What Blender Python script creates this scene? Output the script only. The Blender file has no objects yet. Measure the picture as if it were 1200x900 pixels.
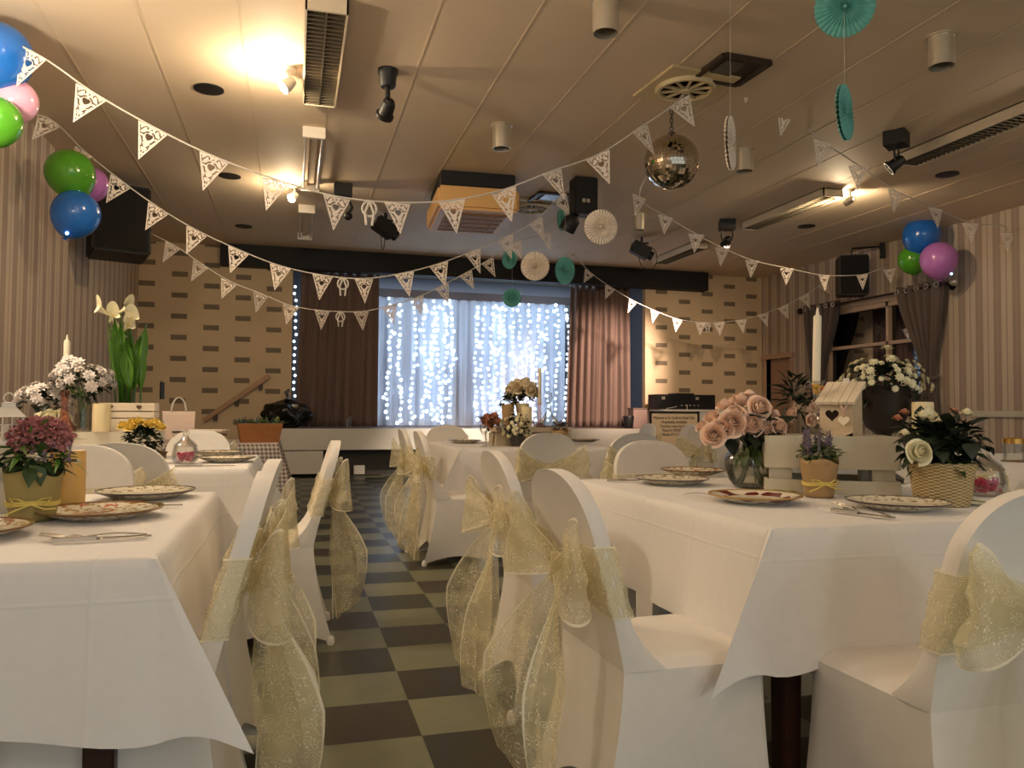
import bpy, bmesh, math, random
from mathutils import Vector, Matrix, Euler
random.seed(7)
PI = math.pi
SC = bpy.context.scene
COL = SC.collection
U = random.uniform

# ------------------------------------------------------------------ camera
FPX, HC = 915.0, 1.06
PITCH = math.atan(31 / FPX); YAW = math.atan(256 / FPX * math.cos(PITCH)); ROLL = -0.0075
_F = Vector((math.sin(YAW) * math.cos(PITCH), math.cos(YAW) * math.cos(PITCH), math.sin(PITCH)))
_R = Vector((math.cos(YAW), -math.sin(YAW), 0)); _U = _R.cross(_F)
_c, _s = math.cos(ROLL), math.sin(ROLL)
_R, _U = _R * _c - _U * _s, _R * _s + _U * _c
CAM = Vector((0, 0, HC))
cd = bpy.data.cameras.new('camera'); cam = bpy.data.objects.new('camera', cd); COL.objects.link(cam)
cd.sensor_width = 36; cd.sensor_fit = 'HORIZONTAL'; cd.lens = 36 * FPX / 1200; cd.clip_start = 0.05; cd.clip_end = 100
mw = Matrix((( _R.x, _U.x, -_F.x, 0), (_R.y, _U.y, -_F.y, 0), (_R.z, _U.z, -_F.z, HC), (0, 0, 0, 1)))
cam.matrix_world = mw
SC.camera = cam
def ray(x, y): return _F + _R * ((x - 600) / FPX) - _U * ((y - 450) / FPX)
def PZ(x, y, z):
    d = ray(x, y); return CAM + d * ((z - HC) / d.z)
def PY(x, y, Y):
    d = ray(x, y); return CAM + d * (Y / d.y)
def PX(x, y, X):
    d = ray(x, y); return CAM + d * (X / d.x)

# ------------------------------------------------------------------ materials
def lin(c):
    c /= 255.0
    return c / 12.92 if c <= 0.04045 else ((c + 0.055) / 1.055) ** 2.4
def S(r, g, b): return (lin(r), lin(g), lin(b), 1)
MATS = {}
class N:
    def __init__(s, name):
        s.m = bpy.data.materials.new(name); s.m.use_nodes = True
        s.t = s.m.node_tree; s.n = s.t.nodes; s.l = s.t.links
        s.b = s.n['Principled BSDF']; s.out = s.n['Material Output']
    def new(s, typ, **k):
        n = s.n.new(typ)
        for a, v in k.items(): setattr(n, a, v)
        return n
    def put(s, sock, v):
        if isinstance(v, bpy.types.NodeSocket): s.l.new(v, sock)
        else: sock.default_value = v
    def math(s, op, a, b=0.0, clamp=False):
        n = s.new('ShaderNodeMath', operation=op); n.use_clamp = clamp
        s.put(n.inputs[0], a); s.put(n.inputs[1], b)
        return n.outputs[0]
    def mix(s, f, a, b):
        n = s.new('ShaderNodeMix', data_type='RGBA')
        s.put(n.inputs[0], f); s.put(n.inputs[6], a); s.put(n.inputs[7], b)
        return n.outputs[2]
    def noise(s, scale, vec=None, detail=3.0, out=0):
        n = s.new('ShaderNodeTexNoise'); n.inputs['Scale'].default_value = scale; n.inputs['Detail'].default_value = detail
        if vec is not None: s.l.new(vec, n.inputs['Vector'])
        return n.outputs[out]
    def obj(s): return s.new('ShaderNodeTexCoord').outputs['Object']
    def uv(s): return s.new('ShaderNodeTexCoord').outputs['UV']
    def pos(s):
        g = s.new('ShaderNodeNewGeometry'); x = s.new('ShaderNodeSeparateXYZ'); s.l.new(g.outputs['Position'], x.inputs[0])
        return x.outputs
    def sep(s, v):
        x = s.new('ShaderNodeSeparateXYZ'); s.l.new(v, x.inputs[0]); return x.outputs
    def col(s, v): s.put(s.b.inputs['Base Color'], v)
    def set(s, rough=0.6, metal=0.0, spec=None, trans=None, ior=None, sss=None, emis=None, estr=0.0, coat=None, sheen=None):
        i = s.b.inputs
        i['Roughness'].default_value = rough; i['Metallic'].default_value = metal
        if spec is not None: i['Specular IOR Level'].default_value = spec
        if trans is not None: i['Transmission Weight'].default_value = trans
        if ior is not None: i['IOR'].default_value = ior
        if emis is not None: i['Emission Color'].default_value = emis; i['Emission Strength'].default_value = estr
        if sheen is not None: i['Sheen Weight'].default_value = sheen
        return s
    def bump(s, h, dist=0.002, strength=0.5):
        b = s.new('ShaderNodeBump'); b.inputs['Strength'].default_value = strength; b.inputs['Distance'].default_value = dist
        s.l.new(h, b.inputs['Height']); s.l.new(b.outputs[0], s.b.inputs['Normal'])

def plain(name, rgb, rough=0.6, metal=0.0, var=0.12, scale=12.0, bump=0.0, **k):
    """base colour with a fine procedural mottle"""
    if name in MATS: return MATS[name]
    w = N(name); w.set(rough, metal, **k)
    c = S(*rgb); d = tuple(x * (1 - var) for x in c[:3]) + (1,)
    f = w.noise(scale, w.obj()); w.col(w.mix(f, d, c))
    if bump: w.bump(w.noise(scale * 6, w.obj()), bump)
    MATS[name] = w.m; return w.m

def emit(name, rgb, strength):
    w = N(name); w.set(0.4, emis=S(*rgb), estr=strength); w.col(S(*rgb)); MATS[name] = w.m; return w.m
def glass(name, rgb, rough=0.02, mixt=0.9, ior=1.45):
    """thin clear glass: see-through face-on, glossy at grazing angles"""
    w = N(name); w.set(rough, spec=0.8, ior=ior); w.col(S(*rgb))
    tr = w.new('ShaderNodeBsdfTransparent')
    lw = w.new('ShaderNodeLayerWeight'); lw.inputs[0].default_value = 0.35
    c = w.mix(w.math('POWER', lw.outputs[1], 2.0), S(*rgb), tuple(x * .9 for x in S(*rgb)[:3]) + (1,)); w.l.new(c, tr.inputs[0])
    fr = w.new('ShaderNodeFresnel'); fr.inputs[0].default_value = ior
    gl = w.new('ShaderNodeBsdfGlossy'); gl.inputs['Roughness'].default_value = 0.05
    m2 = w.new('ShaderNodeMixShader'); w.l.new(w.math('ADD', w.math('MULTIPLY', fr.outputs[0], .5), .04, True), m2.inputs[0])
    w.l.new(tr.outputs[0], m2.inputs[1]); w.l.new(gl.outputs[0], m2.inputs[2])
    w.l.new(m2.outputs[0], w.out.inputs[0]); MATS[name] = w.m; return w.m

# room surfaces
def mat_wallpaper():
    w = N('striped_wallpaper'); w.set(0.75)
    y = w.pos()[1]
    f = w.math('FRACT', w.math('DIVIDE', y, 0.27))
    a = w.math('GREATER_THAN', f, 0.58)
    thin = w.math('LESS_THAN', w.math('ABSOLUTE', w.math('SUBTRACT', f, 0.3)), 0.035)
    thin2 = w.math('LESS_THAN', w.math('ABSOLUTE', w.math('SUBTRACT', f, 0.79)), 0.03)
    c = w.mix(w.noise(3.0, w.obj()), S(196, 178, 158), S(206, 190, 170))
    c = w.mix(a, c, S(166, 146, 130)); c = w.mix(thin, c, S(172, 152, 134)); c = w.mix(thin2, c, S(176, 156, 138))
    w.col(c); return w.m
def mat_brick(name, x0, z0):
    """painted panel wall with staggered columns of small dark bricks"""
    w = N(name); w.set(0.7)
    p = w.pos()
    u = w.math('DIVIDE', w.math('SUBTRACT', p[0], x0), 0.465)
    k = w.math('FLOOR', u); fu = w.math('ABSOLUTE', w.math('SUBTRACT', w.math('FRACT', u), 0.5))
    odd = w.math('MULTIPLY', w.math('MODULO', w.math('ADD', k, 20.0), 2.0), 0.5)
    v = w.math('ADD', w.math('DIVIDE', w.math('SUBTRACT', p[2], z0), 0.325), odd)
    fv = w.math('ABSOLUTE', w.math('SUBTRACT', w.math('FRACT', v), 0.5))
    m = w.math('MULTIPLY', w.math('LESS_THAN', fu, 0.247), w.math('LESS_THAN', fv, 0.122))
    c = w.mix(w.noise(2.0, w.obj()), S(212, 184, 146), S(222, 196, 158))
    b = w.mix(w.noise(40.0, w.obj()), S(116, 100, 80), S(140, 122, 98))
    w.col(w.mix(m, c, b)); w.bump(m, 0.01, 0.4); return w.m
def mat_floor():
    w = N('checker_vinyl_tiles'); w.set(0.36, spec=0.3)
    p = w.pos(); T = 0.325
    u = w.math('FLOOR', w.math('DIVIDE', w.math('SUBTRACT', p[0], 0.095), T)); v = w.math('FLOOR', w.math('DIVIDE', w.math('SUBTRACT', p[1], 2.56), T))
    par = w.math('MODULO', w.math('ADD', w.math('ADD', u, v), 200.0), 2.0)
    cv = w.new('ShaderNodeCombineXYZ'); w.put(cv.inputs[0], u); w.put(cv.inputs[1], v)
    wn = w.new('ShaderNodeTexWhiteNoise', noise_dimensions='2D'); w.l.new(cv.outputs[0], wn.inputs[0])
    r = wn.outputs[0]
    gn = w.new('ShaderNodeTexCoord')
    light = w.mix(r, S(112, 114, 92), S(124, 124, 98)); dark = w.mix(r, S(40, 46, 36), S(56, 46, 34))
    c = w.mix(par, dark, light)
    c2 = w.mix(w.math('MULTIPLY', w.noise(9.0, w.obj(), 6.0), 0.35), c, S(56, 56, 40))
    w.col(c2); w.bump(w.noise(25.0, w.obj()), 0.0008, 0.3); return w.m
def mat_organza():
    """sheer ribbon: woven gauze with opaque embroidered scrolls and satin edges"""
    w = N('cream_organza'); w.set(0.45)
    uv = w.uv(); x = w.sep(uv)
    n = w.noise(6.5, uv, 1.5); sw = w.math('ABSOLUTE', w.math('SINE', w.math('MULTIPLY', n, 30.0)))
    line = w.math('LESS_THAN', sw, 0.24)
    keep = w.math('GREATER_THAN', w.noise(5.0, uv, 0.0), 0.44)
    line = w.math('MULTIPLY', line, keep)
    edge = w.math('GREATER_THAN', w.math('ABSOLUTE', w.math('SUBTRACT', x[0], 0.5)), 0.475)
    pat = w.math('MAXIMUM', line, edge)
    al = w.math('ADD', 0.36, w.math('MULTIPLY', pat, 0.48))
    w.col(w.mix(pat, S(240, 232, 200), S(252, 247, 226)))
    tl = w.new('ShaderNodeBsdfTranslucent'); tl.inputs[0].default_value = S(244, 234, 200)
    m0 = w.new('ShaderNodeMixShader'); m0.inputs[0].default_value = 0.35
    w.l.new(w.b.outputs[0], m0.inputs[1]); w.l.new(tl.outputs[0], m0.inputs[2])
    tr = w.new('ShaderNodeBsdfTransparent'); tr.inputs[0].default_value = S(254, 251, 240)
    m1 = w.new('ShaderNodeMixShader'); w.put(m1.inputs[0], al)
    w.l.new(tr.outputs[0], m1.inputs[1]); w.l.new(m0.outputs[0], m1.inputs[2])
    w.l.new(m1.outputs[0], w.out.inputs[0]); return w.m
def mat_china(name, kind):
    w = N(name); w.set(0.12, spec=0.6)
    o = w.obj(); x = w.sep(o)
    r = w.math('SQRT', w.math('ADD', w.math('POWER', x[0], 2.0), w.math('POWER', x[1], 2.0)))
    base = S(232, 224, 202)
    if kind == 'floral':
        n = w.noise(64.0, o, 2.0); n2 = w.noise(48.0, o, 1.0)
        c = w.mix(w.math('GREATER_THAN', n, 0.56), base, S(168, 134, 92)); c = w.mix(w.math('GREATER_THAN', n2, 0.64), c, S(190, 104, 72))
        c = w.mix(w.math('GREATER_THAN', r, 0.138), c, S(120, 84, 40))
    elif kind == 'crimson':
        rim = w.math('MULTIPLY', w.math('GREATER_THAN', r, 0.095), w.math('LESS_THAN', r, 0.137))
        c = w.mix(w.math('MULTIPLY', rim, w.math('GREATER_THAN', w.noise(13.0, o, 1.0), 0.53)), base, S(120, 34, 26))
        c = w.mix(w.math('GREATER_THAN', r, 0.138), c, S(180, 140, 70))
    else:
        rim = w.math('MULTIPLY', w.math('GREATER_THAN', r, 0.1), w.math('LESS_THAN', r, 0.142))
        c = w.mix(w.math('MULTIPLY', rim, w.math('GREATER_THAN', w.noise(60.0, o, 2.0), 0.56)), base, S(160, 142, 112))
        c = w.mix(w.math('GREATER_THAN', r, 0.1415), c, S(70, 54, 56))
    w.col(c); return w.m
def mat_check_cloth():
    w = N('grey_gingham'); w.set(0.8)
    p = w.pos(); k = 30.0
    a = w.math('GREATER_THAN', w.math('FRACT', w.math('MULTIPLY', w.math('ADD', p[0], p[1]), k)), 0.5)
    b = w.math('GREATER_THAN', w.math('FRACT', w.math('MULTIPLY', w.math('ADD', p[2], w.math('MULTIPLY', p[1], 0.0)), k)), 0.5)
    c = w.mix(w.math('MULTIPLY', w.math('ADD', a, b), 0.5), S(190, 178, 168), S(84, 74, 76)); w.col(c); return w.m
def mat_fabric(name, a, b, scale=60.0, rough=0.85):
    w = N(name); w.set(rough, sheen=0.2)
    o = w.obj(); w.col(w.mix(w.noise(scale, o, 4.0), S(*a), S(*b))); w.bump(w.noise(scale * 5, o), 0.0006, 0.4)
    MATS[name] = w.m; return w.m
def mat_wood(name, a, b, rough=0.5, sc=(2, 18, 18)):
    w = N(name); w.set(rough)
    mp = w.new('ShaderNodeMapping'); mp.inputs['Scale'].default_value = sc; w.l.new(w.obj(), mp.inputs[0])
    n = w.noise(3.0, mp.outputs[0], 5.0); w.col(w.mix(n, S(*a), S(*b))); w.bump(n, 0.0015, 0.3)
    MATS[name] = w.m; return w.m
def mat_wicker(name, a, b):
    w = N(name); w.set(0.7)
    o = w.obj(); x = w.sep(o)
    ang = w.math('ARCTAN2', x[1], x[0])
    col = w.math('MULTIPLY', ang, 17.0); row = w.math('MULTIPLY', x[2], 620.0)
    f = w.math('MULTIPLY', w.math('SINE', row), w.math('SIGN', w.math('SINE', col)))
    h = w.math('ADD', w.math('MULTIPLY', f, 0.5), 0.5)
    w.col(w.mix(h, S(*b), S(*a))); w.bump(h, 0.004, 0.7); MATS[name] = w.m; return w.m
def mat_balloon(name, rgb, glow=0.0):
    w = N(name); w.set(0.18, spec=0.6); w.col(w.mix(w.noise(4.0, w.obj()), S(*rgb), tuple(min(1, x * 1.15) for x in S(*rgb)[:3]) + (1,)))
    w.b.inputs['Subsurface Weight'].default_value = 0.25; w.b.inputs['Subsurface Radius'].default_value = (0.05, 0.05, 0.05)
    MATS[name] = w.m; return w.m

M_WALLP = mat_wallpaper(); M_FLOOR = mat_floor(); M_ORG = mat_organza()
M_BRL = mat_brick('brick_panel_wall', -1.715 - 0.2325 - 0.465 * 2, 3.12 - 0.1625); M_BRR = mat_brick('brick_panel_wall_stage_right', 6.42 - 0.2325 - 0.465 * 2, 3.24 - 0.1625)
M_CEIL = plain('ceiling_board', (226, 204, 176), 0.7, var=0.08, scale=1.5)
M_JOINT = plain('joint_strip', (222, 200, 170), 0.6)
M_WHITE = plain('white_paint', (226, 218, 206), 0.5, var=0.05)
M_OFFW = plain('distressed_white_paint', (214, 206, 184), 0.6, var=0.2, scale=9.0)
M_COVER = mat_fabric('white_stretch_fabric', (226, 220, 212), (234, 228, 220), 25.0, 0.55)
M_CLOTH = mat_fabric('white_tablecloth', (226, 222, 218), (234, 230, 226), 40.0, 0.7)
def mat_pressed_cloth():
    """white linen with sharp pressed fold lines"""
    w = N('pressed_white_linen'); w.set(0.72, sheen=0.2); o = w.obj(); x = w.sep(o)
    w.col(w.mix(w.noise(40.0, o, 4.0), S(226, 222, 218), S(234, 230, 226)))
    hs = []
    for k, st in ((0, .42), (1, .42), (2, .31)):
        f = w.math('ABSOLUTE', w.math('SUBTRACT', w.math('FRACT', w.math('ADD', w.math('DIVIDE', x[k], st), .27)), .5))
        hs.append(w.math('SUBTRACT', 1.0, w.math('MULTIPLY', f, 55.0), True))
    h = w.math('MAXIMUM', w.math('MAXIMUM', hs[0], hs[1]), hs[2])
    w.bump(w.math('ADD', h, w.math('MULTIPLY', w.noise(9.0, o, 3.0), .8)), 0.004, 0.22); return w.m
M_CLOTH = mat_pressed_cloth()
M_GING = mat_check_cloth()
M_MAHOG = mat_wood('dark_mahogany', (44, 22, 14), (66, 34, 22), 0.4)
M_PLY = mat_wood('pale_wood', (190, 168, 138), (214, 194, 164), 0.6)
M_PLANTER = mat_wood('whitewashed_wood', (222, 204, 176), (236, 222, 198), 0.6)
M_BROWNPL = mat_wood('brown_planter', (150, 92, 48), (128, 82, 36), 0.6)
M_BLACK = plain('matt_black', (18, 16, 16), 0.5)
M_PELM = plain('black_board', (20, 16, 15), 0.7)
M_BAG = plain('black_polythene', (14, 13, 14), 0.22, spec=0.7)
M_CHROME = plain('brushed_steel', (226, 216, 196), 0.36, 0.75)
M_SILVER = plain('cutlery_steel', (200, 196, 190), 0.2, 1.0)
M_DARKG = plain('dark_grey', (62, 56, 52), 0.6)
M_BEIGE = plain('beige_plastic', (226, 178, 112), 0.5, var=0.05)
M_CREAMP = plain('cream_plastic', (214, 194, 150), 0.5, var=0.05)
M_CURT = mat_fabric('taupe_curtain', (112, 88, 78), (128, 102, 90), 30.0, 0.8)
M_WCURT = mat_fabric('grey_brown_curtain', (92, 78, 72), (106, 90, 82), 30.0, 0.8)
M_SHEER = mat_fabric('sheer_white_drape', (206, 208, 222), (220, 222, 232), 10.0, 0.8)
M_STBACK = plain('stage_back_wall', (150, 150, 158), 0.8)
M_LOUV = plain('louvre_metal', (150, 138, 118), 0.35, 0.7)
M_TUBE = plain('glass_tube_white', (230, 214, 196), 0.2)
M_LEAF = plain('leaf_green', (52, 78, 36), 0.5, var=0.5, scale=30.0)
M_DLEAF = plain('dark_leaf_green', (30, 44, 24), 0.5, var=0.5, scale=30.0)
M_LILYG = plain('lily_green', (92, 140, 48), 0.4, var=0.45, scale=20.0)
M_SAGE = plain('sage_green', (120, 136, 84), 0.6, var=0.4, scale=40.0)
M_ROSEP = plain('blush_petal', (255, 222, 198), 0.55, var=0.16, scale=30.0)
M_ROSEC = plain('cream_petal', (240, 222, 186), 0.55, var=0.14, scale=30.0)
M_ROSEI = plain('ivory_petal', (244, 236, 200), 0.55, var=0.12, scale=30.0)
M_ROSEY = plain('yellow_petal', (238, 206, 96), 0.55, var=0.2, scale=30.0)
M_WHITEF = plain('white_petal', (240, 230, 222), 0.6, var=0.18, scale=50.0)
M_MAUVE = plain('mauve_heather', (206, 138, 136), 0.8, var=0.4, scale=70.0)
M_LAV = plain('lavender_bud', (124, 108, 122), 0.8, var=0.3, scale=70.0)
M_PEACH = plain('peach_petal', (204, 136, 104), 0.6, var=0.3, scale=50.0)
M_STEM = plain('stem_green', (88, 116, 52), 0.5, var=0.3, scale=30.0)
M_TWIG = plain('dry_twig', (96, 74, 48), 0.8, var=0.3, scale=40.0)
M_KRAFT = plain('kraft_paper', (172, 140, 96), 0.8, var=0.08, scale=20.0)
M_KRAFTO = plain('olive_kraft_paper', (158, 142, 88), 0.8, var=0.08, scale=20.0)
M_RAFFIA = plain('yellow_raffia', (232, 210, 112), 0.6, var=0.15, scale=60.0)
M_WAX = plain('cream_wax', (236, 218, 172), 0.45, var=0.06)
M_WAXY = plain('honey_wax', (226, 182, 104), 0.45, var=0.12, scale=5.0)
M_WAXI = plain('ivory_wax', (240, 228, 202), 0.45, var=0.05)
M_DWAX = plain('black_wax', (26, 24, 26), 0.4)
M_BARK = plain('bark', (122, 96, 62), 0.9, var=0.5, scale=40.0, bump=0.003)
M_WICK = mat_wicker('wicker_weave', (206, 184, 136), (140, 116, 76)); M_WICKD = mat_wicker('brown_wicker_weave', (140, 106, 64), (70, 50, 28))
M_GLASS = glass('clear_glass', (251, 251, 249)); M_PGLASS = glass('pink_glass', (250, 226, 218)); M_OGLASS = glass('amber_glass', (226, 110, 60), mixt=0.3)
M_FLORAL = mat_china('floral_china', 'floral'); M_CRIM = mat_china('crimson_rim_china', 'crimson'); M_CREAMC = mat_china('cream_china', 'plain')
M_PAPER = plain('white_card', (236, 222, 208), 0.8, var=0.04)
M_TEAL = plain('teal_tissue', (112, 186, 176), 0.8, var=0.2, scale=30.0); M_CREAMT = plain('cream_tissue', (240, 226, 210), 0.8, var=0.1, scale=30.0)
M_CORD = plain('white_cord', (214, 206, 196), 0.7)
M_SWEET = plain('pink_sweets', (206, 30, 92), 0.4, var=0.5, scale=60.0)
M_SOIL = plain('dark_soil', (52, 36, 24), 0.9)
M_GOLD = plain('gold_metal', (204, 160, 84), 0.3, 1.0)
M_BULB = emit('fairy_bulb', (206, 232, 255), 2.3)
M_LAMP = emit('halogen_lamp', (255, 226, 180), 60.0)
M_LED = emit('balloon_led', (160, 215, 255), 6.0)

# ------------------------------------------------------------------ mesh builder
class MB:
    def __init__(s): s.v = []; s.f = []; s.uv = {}
    def add(s, vs, fs, M=None):
        o = len(s.v)
        s.v += [tuple(M @ Vector(p)) if M is not None else tuple(p) for p in vs]
        s.f += [tuple(i + o for i in f) for f in fs]
    def merge(s, m, M=None):
        o = len(s.f); s.add(m.v, m.f, M)
        for k, q in m.uv.items(): s.uv[k + o] = q
    def box(s, c, d, M=None):
        x, y, z = c; a, b, h = d[0] / 2, d[1] / 2, d[2] / 2
        vs = [(x + i * a, y + j * b, z + k * h) for i in (-1, 1) for j in (-1, 1) for k in (-1, 1)]
        s.add(vs, [(0, 1, 3, 2), (4, 6, 7, 5), (0, 4, 5, 1), (2, 3, 7, 6), (0, 2, 6, 4), (1, 5, 7, 3)], M)
    def bb(s, x0, x1, y0, y1, z0, z1, M=None): s.box(((x0 + x1) / 2, (y0 + y1) / 2, (z0 + z1) / 2), (x1 - x0, y1 - y0, z1 - z0), M)
    def lathe(s, prof, n=24, M=None, closed=False):
        vs = []; fs = []
        for r, z in prof:
            for i in range(n):
                a = 2 * PI * i / n; vs.append((r * math.cos(a), r * math.sin(a), z))
        k = len(prof)
        for j in range(k - 1 + (1 if closed else 0)):
            for i in range(n):
                a = j * n + i; b = j * n + (i + 1) % n; c = ((j + 1) % k) * n
                fs.append((a, b, c + (i + 1) % n, c + i))
        if not closed:
            if prof[0][0] > 1e-5: fs.append(tuple(range(n - 1, -1, -1)))
            if prof[-1][0] > 1e-5: fs.append(tuple((k - 1) * n + i for i in range(n)))
        s.add(vs, fs, M)
    def shell(s, prof, n=24, M=None): s.lathe(prof, n, M, closed=True)
    def tube(s, pts, r, n=8, closed=False, M=None):
        pts = [Vector(p) for p in pts]; k = len(pts); vs = []; fs = []
        rr = r if isinstance(r, (list, tuple)) else [r] * k
        up = Vector((0, 0, 1)); prev = None
        for i, p in enumerate(pts):
            t = (pts[(i + 1) % k] - pts[i - 1]) if closed else (pts[min(i + 1, k - 1)] - pts[max(i - 1, 0)])
            if t.length < 1e-9: t = Vector((0, 0, 1))
            t.normalize()
            if prev is None:
                q = up if abs(t.dot(up)) < 0.95 else Vector((1, 0, 0)); a = t.cross(q).normalized()
            else:
                a = (prev - t * prev.dot(t))
                a = a.normalized() if a.length > 1e-6 else t.orthogonal().normalized()
            prev = a; b = t.cross(a)
            for j in range(n):
                w = 2 * PI * j / n; vs.append(tuple(p + (a * math.cos(w) + b * math.sin(w)) * rr[i]))
        for i in range(k if closed else k - 1):
            for j in range(n):
                q = ((i + 1) % k) * n; fs.append((i * n + j, i * n + (j + 1) % n, q + (j + 1) % n, q + j))
        if not closed: fs.append(tuple(range(n - 1, -1, -1))); fs.append(tuple((k - 1) * n + j for j in range(n)))
        s.add(vs, fs, M)
    def grid(s, fn, nu, nv, cu=False, M=None, vs_=1.0):
        vs = []; b = len(s.f)
        mu = nu if cu else nu + 1
        for j in range(nv + 1):
            for i in range(mu): vs.append(tuple(fn(i / nu, j / nv)))
        fs = []
        for j in range(nv):
            for i in range(nu):
                i2 = (i + 1) % mu; fs.append((j * mu + i, j * mu + i2, (j + 1) * mu + i2, (j + 1) * mu + i))
                s.uv[b + len(fs) - 1] = ((i / nu, j / nv * vs_), ((i + 1) / nu, j / nv * vs_), ((i + 1) / nu, (j + 1) / nv * vs_), (i / nu, (j + 1) / nv * vs_))
        s.add(vs, fs, M)
    def ball(s, c, r, n=12, sc=(1, 1, 1), M=None):
        m = max(4, n // 2); T = Matrix.Translation(Vector(c)) @ Matrix.Diagonal((sc[0], sc[1], sc[2], 1))
        s.lathe([(max(r * math.sin(PI * i / m), 1e-6), -r * math.cos(PI * i / m)) for i in range(m + 1)], n, T if M is None else M @ T)
    def leaf(s, base, d, L, W, bend=0.25, nrm=(0, 0, 1), n=5):
        d = Vector(d).normalized(); nn = Vector(nrm); sd = d.cross(nn)
        if sd.length < 1e-3: sd = d.orthogonal()
        sd.normalize(); up = sd.cross(d)
        b = Vector(base)
        def fn(u, v):
            w = W * (math.sin(PI * min(1, v ** 0.75 * 0.98 + 0.02))) * 0.5 + 0.0005
            x = (u - 0.5) * 2
            return b + d * (L * v) + sd * (w * x) + up * (-bend * L * v * v + abs(x) * w * 0.35)
        s.grid(fn, 2, n)
    def build(s, name, mat, parent=None, smooth=True, angle=40, bevel=0.0, solid=0.0):
        me = bpy.data.meshes.new(name); me.from_pydata(s.v, [], s.f)
        if s.uv:
            ul = me.uv_layers.new(name='UVMap')
            for p in me.polygons:
                q = s.uv.get(p.index)
                if q:
                    for li, c in zip(p.loop_indices, q): ul.data[li].uv = c
        if bevel > 0:
            bm = bmesh.new(); bm.from_mesh(me)
            bmesh.ops.bevel(bm, geom=bm.edges[:], offset=bevel, segments=2, affect='EDGES', clamp_overlap=True)
            bm.to_mesh(me); bm.free()
        if smooth:
            me.polygons.foreach_set('use_smooth', [True] * len(me.polygons)); me.set_sharp_from_angle(angle=math.radians(angle))
        me.materials.append(mat); me.update()
        o = bpy.data.objects.new(name, me); COL.objects.link(o)
        if parent is not None: o.parent = parent
        if solid:
            md = o.modifiers.new('thickness', 'SOLIDIFY'); md.thickness = solid; md.offset = 0
        return o

def thing(name, label, cat, loc=(0, 0, 0), rz=0.0, group=None):
    o = bpy.data.objects.new(name, None); COL.objects.link(o); o.empty_display_size = 0.05
    o.location = loc; o.rotation_euler = (0, 0, rz); tag(o, label, cat, group); return o
def tag(o, label=None, cat=None, group=None, kind=None):
    if label: o['label'] = label
    if cat: o['category'] = cat
    if group: o['group'] = group
    if kind: o['kind'] = kind
    return o
def struct(name, mb, mat, parent=None, **k):
    o = mb.build(name, mat, parent, **k)
    if parent is None: o['kind'] = 'structure'
    return o
KIDS = {}
def copy_tree(o, parent=None):
    c = o.copy(); COL.objects.link(c)
    if parent is not None: c.parent = parent
    for ch in [x for x in bpy.data.objects if x.parent == o]: copy_tree(ch, c)
    return c
def dup(o, loc, rz, label, group=None):
    c = copy_tree(o); c.location = loc; c.rotation_euler = (0, 0, rz); c['label'] = label
    if group: c['group'] = group
    return c
def RT(loc=(0, 0, 0), rx=0, ry=0, rz=0, sc=1.0):
    return Matrix.Translation(Vector(loc)) @ Euler((rx, ry, rz)).to_matrix().to_4x4() @ Matrix.Scale(sc, 4)
def light(name, typ, loc, energy, color, **k):
    d = bpy.data.lights.new(name, typ); d.energy = energy; d.color = color
    for a, v in k.items(): setattr(d, a, v)
    o = bpy.data.objects.new(name, d); COL.objects.link(o); o.location = loc; return o
def aim(o, at):
    o.rotation_euler = (Vector(at) - o.location).to_track_quat('-Z', 'Y').to_euler()

# ------------------------------------------------------------------ the room
XL, XR, YB, ZC, YF = -2.3, 8.5, 12.9, 3.6, -4.0
SZ = 0.76           # stage height
YST = 12.55         # stage front
m = MB(); m.bb(XL - .1, XR + .1, YF, 15.2, -0.06, 0); struct('floor', m, M_FLOOR, smooth=False)
m = MB(); m.bb(XL - .1, XR + .1, YF, 15.2, ZC, ZC + .08); struct('ceiling', m, M_CEIL, smooth=False)
for i in range(16):
    x = -1.6 + 0.612 * i
    m = MB(); m.bb(x - .007, x + .007, YF, YB - .05, ZC - .003, ZC); struct('trim_%d' % (i + 1), m, M_JOINT, smooth=False)
m = MB(); m.bb(XL - .12, XL, YF, YB, 0, ZC); struct('wall_left', m, M_WALLP, smooth=False)
# right wall with the window opening and the door opening
WY0, WY1, WZ0, WZ1 = 8.75, 11.0, 0.95, 2.72
DY0, DY1, DZ = 12.0, 12.75, 2.04
m = MB()
m.bb(XR, XR + .15, YF, WY0, 0, ZC); m.bb(XR, XR + .15, WY1, DY0, 0, ZC); m.bb(XR, XR + .15, WY0, WY1, WZ1, ZC)
m.bb(XR, XR + .15, WY0, WY1, 0, WZ0); m.bb(XR, XR + .15, DY0, DY1, DZ, ZC); m.bb(XR, XR + .15, DY1, YB, 0, ZC)
struct('wall_right', m, M_WALLP, smooth=False)
# stage opening walls
PXL, PXR = -0.04, 6.1
m = MB(); m.bb(XL, PXL, YB, YB + .12, 0, ZC); struct('wall_stage_left', m, M_BRL, smooth=False)
m = MB(); m.bb(PXR, XR + .1, YB, YB + .12, 0, ZC); struct('wall_stage_right', m, M_BRR, smooth=False)
m = MB(); m.bb(PXL, PXR, YB, YB + .12, 3.3, ZC); struct('wall_above_stage', m, M_PELM, smooth=False)
m = MB(); m.bb(PXL - .6, PXR + .6, 15.0, 15.1, 0, ZC); struct('wall_stage_back', m, M_STBACK, smooth=False)
for s, x in (('left', PXL - .7), ('right', PXR + .6)):
    m = MB(); m.bb(x, x + .1, YB + .12, 15.1, 0, ZC); struct('wall_stage_wing_' + s, m, M_STBACK, smooth=False)
m = MB(); m.bb(-1.12, 7.25, YB - .22, YB - .005, 3.27, 3.6); struct('trim_17', m, M_PELM, smooth=False)
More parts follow.
